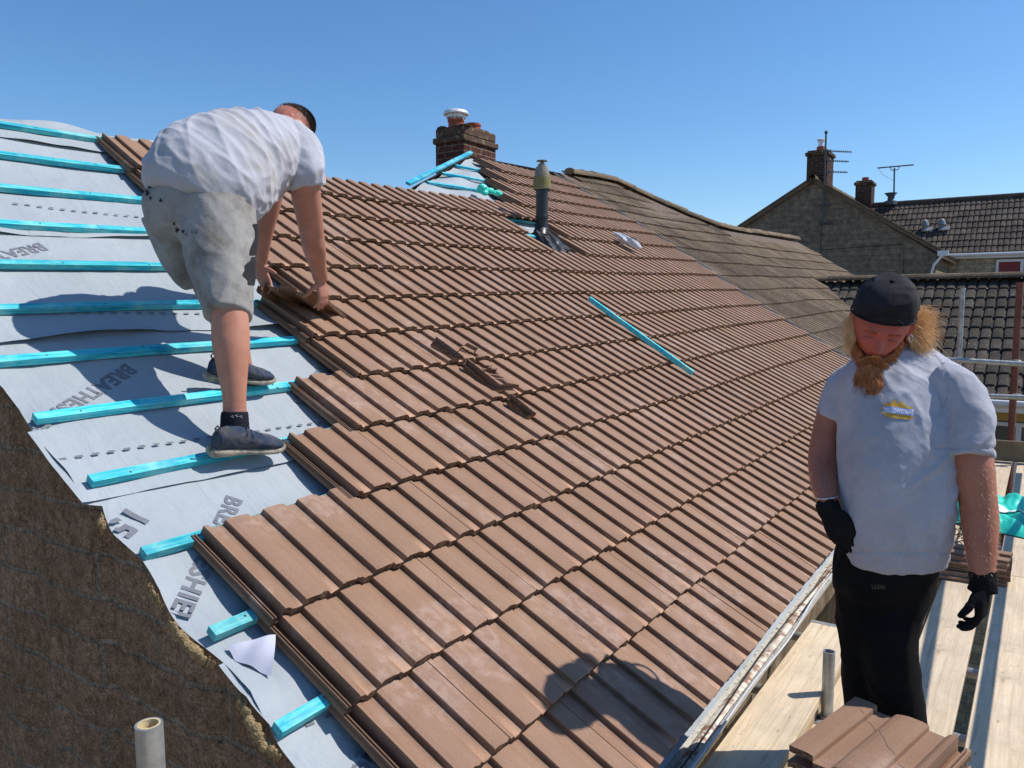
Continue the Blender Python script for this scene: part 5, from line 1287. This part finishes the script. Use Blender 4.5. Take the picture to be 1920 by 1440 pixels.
# golden hair on the forearms
b2 = [o for o in m2.children if o.name.startswith('body')][0]
bv = [(v.co+parent_origin(b2), v.normal.copy()) for v in b2.data.vertices]
mb = MB(); ra_ = [(at(1840, 1000, 2.48), .22), (at(1548, 905, 2.70), .11)]
cand = [(p, n_) for p, n_ in bv if any((p-c).length < r for c, r in ra_)]
for i in range(2400):
    p, n_ = prn.choice(cand); d = (n_*.6+Dn_*.8+Vector((prn.uniform(-.5, .5), prn.uniform(-.5, .5), 0))).normalized()*prn.uniform(.006, .013)
    p = p+n_.orthogonal()*prn.uniform(-.002, .002); mb.tube([p, p+d], [.00035, .00012], 3, cap=False)
mb.build('arm_hair', M['hair2'], m2)
# closed lids, brows
mb = MB()
for sg in (1, -1):
    pts = [hc2+R2*((.031*sg+x)*1.1)+F2*((.0865-8*x*x)*1.1)+U2*((.004-6*x*x)*1.1) for x in (-.014, -.007, 0, .007, .014)]
    mb.tube(pts, .0012, 5)
mb.build('eyelash', M['skin2'], m2, tint=[(.45, .3, .3)]*len(mb.v))
mb = MB()
for i in range(130):
    sg = prn.choice((1, -1)); x = sg*prn.uniform(.014, .048); z = .030+prn.uniform(-.004, .004)-.12*(abs(x)-.03)**2*20
    p = hc2+R2*(x*1.1)+F2*((.096-4.2*x*x+.004)*1.1)+U2*(z*1.1); mb.tube([p, p+R2*sg*.006+U2*.001+F2*.003], [.0006, .0002], 3, cap=False)
mb.build('eyebrow', M['beard'], m2)
# cap worn backwards
mb = MB(); nu_, nv_ = 64, 30; vs = []; kc = 1.10
for j in range(nv_+1):
    for i in range(nu_):
        a = 2*math.pi*i/nu_; t = j/nv_
        rim = .058*math.cos(a)*.55+.030; top_ = .142
        z = rim+(top_-rim)*math.sin(t*math.pi/2)**.92; rr = math.cos(t*math.pi/2)**.62
        x = math.sin(a)*.0885*rr; y = math.cos(a)*(.103 if math.cos(a) > 0 else .112)*rr
        p = hc2+R2*(x*kc)+F2*((y-.006)*kc)+U2*(z*kc)
        n_ = (R2*math.sin(a)+F2*math.cos(a)+U2*.4).normalized()
        wr = .006*noise.noise(p*13)+.006*max(0, 1-abs(noise.noise(p*13+Vector((3, 3, 3))))*6)*(t > .1)
        seam = -.0012*max(0, 1-abs(((a*6/(2*math.pi)+.5) % 1)-.5)*24)*(t > .08)
        vs.append(p+n_*(wr+seam-.002*(t < .02)))
mb.add(vs, [(j*nu_+i, j*nu_+(i+1) % nu_, (j+1)*nu_+(i+1) % nu_, (j+1)*nu_+i) for j in range(nv_) for i in range(nu_)])
mb.sph(hc2+U2*(.1435*kc)-F2*.006, (.008, .008, .005), (R2, F2, U2), 10, 6)
capo = mb.build('cap', M['cap'], m2, smooth=True)
mb = MB(); mb.tube([hc2+R2*(math.sin(a)*.0895*kc)+F2*((math.cos(a)*(.104 if math.cos(a) > 0 else .113)-.006)*kc)+U2*((.058*math.cos(a)*.55+.031)*kc) for a in [i*2*math.pi/48 for i in range(49)]], .0030, 6)
# opening over the adjuster strap at the forehead
mb.tube([hc2+R2*(math.sin(a)*.0895*kc)+F2*((.098*math.cos(a)+.004)*kc)+U2*((.062+.030*math.cos(a*2.6))*kc) for a in [-.55+i*.11 for i in range(11)]], .0022, 6)
mb.build('band', M['cap'], capo, smooth=True)
mb = MB(); vs = []   # peak at the back
for j in range(7):
    for i in range(13):
        a = math.pi+(-.62+1.24*i/12); t = j/6; e = .075*t*math.cos((i/12-.5)*2.2)
        vs.append(hc2+R2*(math.sin(a)*.092*kc*(1+.1*t))+F2*((math.cos(a)*.110-.006-e)*kc)+U2*((.002-.028*t-.010*abs(i/12-.5)**2*4)*kc))
mb.add(vs, [(j*13+i, j*13+i+1, (j+1)*13+i+1, (j+1)*13+i) for j in range(6) for i in range(12)]); mb.build('peak', M['cap'], capo, smooth=True)
# beard: a core volume covered by strands
mb = MB(); Dn = Vector((0, 0, -1))
bc = hc2+F2*.070-U2*.118
core = MB()
for i in range(-8, 9):
    an = i/8*1.38; zz_ = -.112+.062*(abs(i)/8)**1.6; rr_ = .021-.010*(abs(i)/8)
    core.sph(hc2+R2*(math.sin(an)*.0640*1.1)+F2*(math.cos(an)*.066*1.1)+U2*(zz_*1.1), (rr_, rr_, rr_*1.35), (R2, F2, U2), 12, 8)
core.sph(hc2+F2*.092-U2*.118+Dn*.026, (.050, .037, .054), (RT, FW, UP), 18, 12); core.sph(hc2+F2*.095-U2*.112+Dn*.070-FW*.012+RT*.006, (.039, .031, .054), (RT, FW, UP), 16, 10); core.sph(hc2+F2*.095-U2*.112+Dn*.105-FW*.016+RT*.010, (.020, .020, .034), (RT, FW, UP), 14, 8)
for sg in (1, -1):
    for k in range(5): core.sph(hc2+R2*sg*(.006+.0085*k)+F2*(.1075-.0035*k-.0006*k*k)-U2*(.057+.0065*k+.001*k*k), (.0085, .006, .0085), (R2, F2, U2), 10, 8)
me = remeshed(core, .0055, 3, .5, lambda p, n: n*(.004*noise.noise(p*45)+.006*noise.noise(Vector((p.x*90, p.y*90, p.z*14)))))
beard = link_mesh(me, 'beard', M['beard'], m2, True)
bverts = [(v.co+parent_origin(beard), v.normal.copy()) for v in beard.data.vertices]
roots = []
for i in range(5200):
    p, n_ = prn.choice(bverts)
    roots.append((p-n_*.004, n_*.55+Dn*1.0+Vector((prn.uniform(-.3, .3), prn.uniform(-.3, .3), prn.uniform(-.2, .2))), prn.uniform(.008, .024)*(1+.9*(p.z < hc2.z-.15)), prn.uniform(.0005, .0010), n_, .25))
strands(mb, roots); mb.build('whiskers', [M['beard']], beard)
# hair flying out at both sides
mb = MB(); roots = []
for i in range(2300):   # his left, the right of the picture
    t = prn.random(); p = at(1703+prn.uniform(-4, 14), 584+t*52, 2.62+prn.uniform(-.03, .09))
    d = vec(1.0, .30-1.3*t+prn.uniform(-.25, .25), prn.uniform(-.5, .2)); L = prn.uniform(.035, .12)*(1-.25*abs(t-.5))*(1+.25*math.sin(t*21))
    roots.append((p, d, L, prn.uniform(.0005, .0011), vec(prn.uniform(-.4, .4), prn.uniform(-1, .5), prn.uniform(-.4, .4)), prn.uniform(.2, .85)))
for i in range(1500):   # hanging behind the ear to the collar
    t = prn.random(); p = at(1700+t*26, 610+prn.uniform(-6, 26), 2.66+prn.uniform(-.03, .06)); d = vec(.35+.5*t, -1, prn.uniform(-.3, .2))
    roots.append((p, d, prn.uniform(.05, .095), prn.uniform(.0005, .0011), vec(prn.uniform(-1, 1), 0, 0), prn.uniform(.1, .5)))
for i in range(1500):   # his right
    t = prn.random(); p = at(1602+prn.uniform(-4, 4), 588+t*50, 2.62+prn.uniform(-.03, .08)); d = vec(-.75+prn.uniform(-.35, .2), -.35-.8*t+prn.uniform(-.3, .2), prn.uniform(-.4, .2))
    roots.append((p, d, prn.uniform(.03, .062), prn.uniform(.0004, .0009), vec(prn.uniform(-.4, .6), prn.uniform(-.6, .3), 0), prn.uniform(.1, .5)))
strands(mb, roots)
hair2 = mb.build('hair', M['hair2'], m2)
mb = MB(); mb.sph(at(1713, 612, 2.68), (.024, .05, .045), (RT, FW, UP), 14, 10); me = remeshed(mb, .008, 2, .5, lambda p, n: n*.008*noise.noise(p*40)); link_mesh(me, 'hair_mass', M['beard'], hair2)
e = at(1708, 634, 2.53); mb = MB(); mb.tube([e+vec(.006*math.cos(a), .011*math.sin(a), 0) for a in [i*.5 for i in range(13)]], .0011, 6); mb.build('earring', M['metal'], m2)
# t-shirt
sh = MB()
loft(sh, [(1671, 1048, 2.64, 86, .142), (1673, 1010, 2.63, 92, .150), (1676, 945, 2.62, 98, .158), (1680, 875, 2.62, 102, .158), (1684, 810, 2.64, 106, .152), (1688, 765, 2.66, 110, .140), (1690, 728, 2.68, 115, .125), (1691, 704, 2.70, 103, .112), (1685, 686, 2.735, 80, .098), (1680, 674, 2.76, 62, .078)], 44, .03, sq=2.5)
loft(sh, [(1755, 715, 2.62, 42, .085), (1788, 735, 2.58, 46, .088), (1806, 775, 2.545, 46, .086), (1811, 815, 2.525, 46, .083), (1811, 853, 2.515, 46.5, .082)], 28, .05)
loft(sh, [(1620, 712, 2.73, 40, .080), (1592, 726, 2.745, 38, .078), (1575, 755, 2.76, 34, .074), (1563, 788, 2.765, 30, .070)], 26, .05)
dnv = vec(0, -1, 0); dg = vec(.8, .6, 0).normalized(); dg2 = vec(-.75, .65, 0).normalized()
def hem_(p):
    d = p-CAM; z = d.dot(FW); x = 960+FPX*d.dot(RT)/z; y = 720-FPX*d.dot(UP)/z
    o = 0.
    if abs(y-1035-(x-1680)*.02) < 2.6: o -= .0035
    if x > 1752 and abs(y-840) < 2.4: o -= .0035
    t = (y-668)/(760-668)
    if 0 < t < 1.2 and abs(x-(1752+18*t+60*t*(1-t))) < 2.2: o -= .003
    return o
def sd3(p, n):
    up_ = clamp((p.z-(at(1680, 820, 2.62).z))/.2); lo = 1-up_
    side = clamp((p-at(1750, 1000, 2.6)).dot(RT)*3+.6)
    return fold(p, n, ((dnv, .35*up_+.15, 2), (dg, .25+.5*side*lo, 5), (dg2, .3*up_, 9)), .011+.012*side*lo, 10.5, 1.7, 11.)+fold(p, n, ((dg2, .5, 21), (dg, .5*lo, 33)), .0045, 17., 2.4, 2.)+n*.003*noise.noise(p*6)+n*hem_(p)
me = remeshed(sh, .0062, 6, .5, sd3)
shirt2 = link_mesh(me, 't_shirt', M['shirt2'], m2, True)
mb = MB()   # rib collar
cb = at(1678, 679, 2.76)
mb.tube([cb+RT*(.112*math.cos(a))+(UP*.28-FW*1.0).normalized()*(.092*math.sin(a))+UP*(.022*math.cos(a)-.030*max(0, math.sin(a))) for a in [i*2*math.pi/40 for i in range(41)]], .0065, 8)
mb.build('collar', M['shirt2'], shirt2, smooth=True)
# the badge on the chest
bvh = BVHTree.FromPolygons([v.co+parent_origin(shirt2) for v in shirt2.data.vertices], [p.vertices[:] for p in shirt2.data.polygons])
def on_shirt(px, py, off):
    d = (at(px, py, 1)-CAM).normalized(); h = bvh.ray_cast(CAM, d)
    if h[0] is None: return at(px, py, 2.5)
    n_ = h[1] if h[1].dot(d) < 0 else -h[1]; return h[0]+n_*off
def poly_decal(name, mat, outline, off, parent, k=1):
    import bmesh
    xs = [p[0] for p in outline]; ys = [p[1] for p in outline]; mb = MB(); nx, ny = 34, 22; idx = {}; vs = []
    def inside(x, y):
        c = False; j = len(outline)-1
        for i in range(len(outline)):
            if (outline[i][1] > y) != (outline[j][1] > y) and x < (outline[j][0]-outline[i][0])*(y-outline[i][1])/(outline[j][1]-outline[i][1])+outline[i][0]: c = not c
            j = i
        return c
    x0, x1, y0, y1 = min(xs), max(xs), min(ys), max(ys); fs = []
    def vid(i, j):
        if (i, j) not in idx: idx[(i, j)] = len(vs); vs.append(on_shirt(x0+(x1-x0)*i/nx, y0+(y1-y0)*j/ny, off))
        return idx[(i, j)]
    for j in range(ny):
        for i in range(nx):
            if inside(x0+(x1-x0)*(i+.5)/nx, y0+(y1-y0)*(j+.5)/ny): fs.append((vid(i, j), vid(i+1, j), vid(i+1, j+1), vid(i, j+1)))
    if fs: mb.add(vs, fs); return mb.build(name, mat, parent, smooth=True, fix=False)
BX, BY = 1684, 770
def bo(x, y): return (BX+x*1.0+y*-.05, BY+y+x*.09)
poly_decal('badge', M['gold'], [bo(-31, -4), bo(-24, -13), bo(-16, -12), bo(-8, -20), bo(-2, -13), bo(5, -18), bo(14, -10), bo(24, -9), bo(29, 0), bo(29, 9), bo(22, 15), bo(-18, 15), bo(-31, 6)], .0022, shirt2)
poly_decal('badge_panel', M['blueprint'], [bo(-28, -6), bo(28, -4), bo(28, 8), bo(-28, 6)], .0036, shirt2)
tm = text_mesh('YELLOWSTONE', 11, M['whiteprint'], 'badge_lettering', shirt2, lambda x, y: on_shirt(*bo(-26+x, 5.0-y), .005), .03, .66)
# gloves
gl = MB(); w_ = at(1842, 1078, 2.455)
loft(gl, [(1842, 1072, 2.46, 24, .037), (1843, 1092, 2.45, 23.5, .036), (1842, 1108, 2.45, 27, .037)], 22, .1)
hand(gl, at(1842, 1094, 2.45), vec(-.10, -.97, .10), vec(-.75, -.1, -.35), vec(-.55, -.05, .75), 1.04, (.42, .50, .55, .60), .10, (.75, .55, .45), .35, 1.14)
me = remeshed(gl, .0045, 2, .5, lambda p, n: n*.0018*noise.noise(p*60)); link_mesh(me, 'glove', M['glove'], m2, True)
gl = MB(); loft(gl, [(1551, 944, 2.625, 22, .036), (1556, 962, 2.60, 22, .036)], 22, .1)
hand(gl, at(1555, 957, 2.60), vec(.42, -.80, .22), vec(.55, .25, -.65), vec(.62, .45, .55), 1.06, (.22, .22, .26, .30), .12, (.85, .30, .25), .2, 1.14)
me = remeshed(gl, .0045, 2, .5, lambda p, n: n*.0018*noise.noise(p*60)); link_mesh(me, 'glove', M['glove'], m2, True)
c = at(1551, 938, 2.625); mb = MB(); mb.tube([c+RT*(.034*math.cos(a))-FW*(.036*math.sin(a))+UP*(.006*math.cos(a)+.012) for a in [i*.4 for i in range(17)]], .0028, 6); mb.build('bracelet', M['metal'], m2, smooth=True)
# trousers
tr = MB()
loft(tr, [(1667, 1035, 2.655, 88, .150), (1658, 1075, 2.66, 90, .150), (1655, 1110, 2.665, 84, .140)], 32, .2)
loft(tr, [(1628, 1090, 2.69, 58, .120), (1627, 1160, 2.70, 54, .105), (1630, 1230, 2.71, 50, .092), (1636, 1300, 2.72, 49, .090), (1646, 1400, 2.735, 48, .092), (1655, 1492, 2.745, 47, .094)], 28, .05)
loft(tr, [(1690, 1085, 2.64, 54, .115), (1672, 1150, 2.63, 49, .104), (1666, 1210, 2.60, 46, .098), (1672, 1265, 2.60, 44, .092), (1682, 1330, 2.61, 42, .088), (1694, 1395, 2.62, 44, .094), (1700, 1490, 2.64, 44, .096)], 28, .05)
me = remeshed(tr, .0065, 5, .5, lambda p, n: fold(p, n, ((dnv, .5, 3), (dg, .6, 8)), .013, 7., 2.2, 21.))
tro = link_mesh(me, 'trousers', M['black'], m2, True)
surf_patch(tro, tro, 'printed_mark', M['glass'], 1634, 1096, 1665, 1104, 22, 5, .003, lambda a, b: abs(math.sin(a*17+b*4)) > .55)
for px, s_, sd_ in ((1655, 2.745, 1), (1700, 2.64, -1)):
    c = at(px, 1500, s_); O = Vector((c.x, c.y, DZ+.003)); X = vec(-.25*sd_*-1*.3, 0, 1); X.z = 0; X.normalize()
    shoe(m2, O-X*.10, X, Vector((0, 0, 1)), 1.02, sd_)
# ------------------------------------------------------------------ sky, sun, camera
w = bpy.data.worlds.new('World'); sc.world = w; w.use_nodes = True
nt_ = w.node_tree; bgn = nt_.nodes['Background']; sk = nt_.nodes.new('ShaderNodeTexSky'); sk.sky_type = 'NISHITA'; sk.sun_disc = False
sk.sun_elevation = SUNEL; sk.sun_rotation = SUNAZ; sk.altitude = 60; sk.air_density = 1.0; sk.dust_density = .3; sk.ozone_density = 6.0
hs = nt_.nodes.new('ShaderNodeHueSaturation'); hs.inputs['Saturation'].default_value = 1.13; hs.inputs['Hue'].default_value = .499
nt_.links.new(sk.outputs[0], hs.inputs['Color']); nt_.links.new(hs.outputs[0], bgn.inputs[0]); bgn.inputs[1].default_value = .147
su = bpy.data.lights.new('sun', 'SUN'); su.energy = 5.0; su.angle = R(.53); su.color = (1, .95, .88)
so_ = bpy.data.objects.new('sun', su); COL.objects.link(so_); so_.location = (8, 8, 12); so_.rotation_euler = SD.to_track_quat('Z', 'Y').to_euler()
cam = bpy.data.cameras.new('camera'); co = bpy.data.objects.new('camera', cam); COL.objects.link(co)
cam.sensor_width = 36; cam.lens = 36*FPX/1920; cam.clip_start = .05; cam.clip_end = 3000
co.matrix_world = Matrix(((RT.x, UP.x, -FW.x, CAM.x), (RT.y, UP.y, -FW.y, CAM.y), (RT.z, UP.z, -FW.z, CAM.z), (0, 0, 0, 1)))
sc.camera = co
sc.view_settings.view_transform = 'Standard'; sc.view_settings.look = 'None'; sc.view_settings.exposure = 0
sc.render.engine = 'CYCLES'
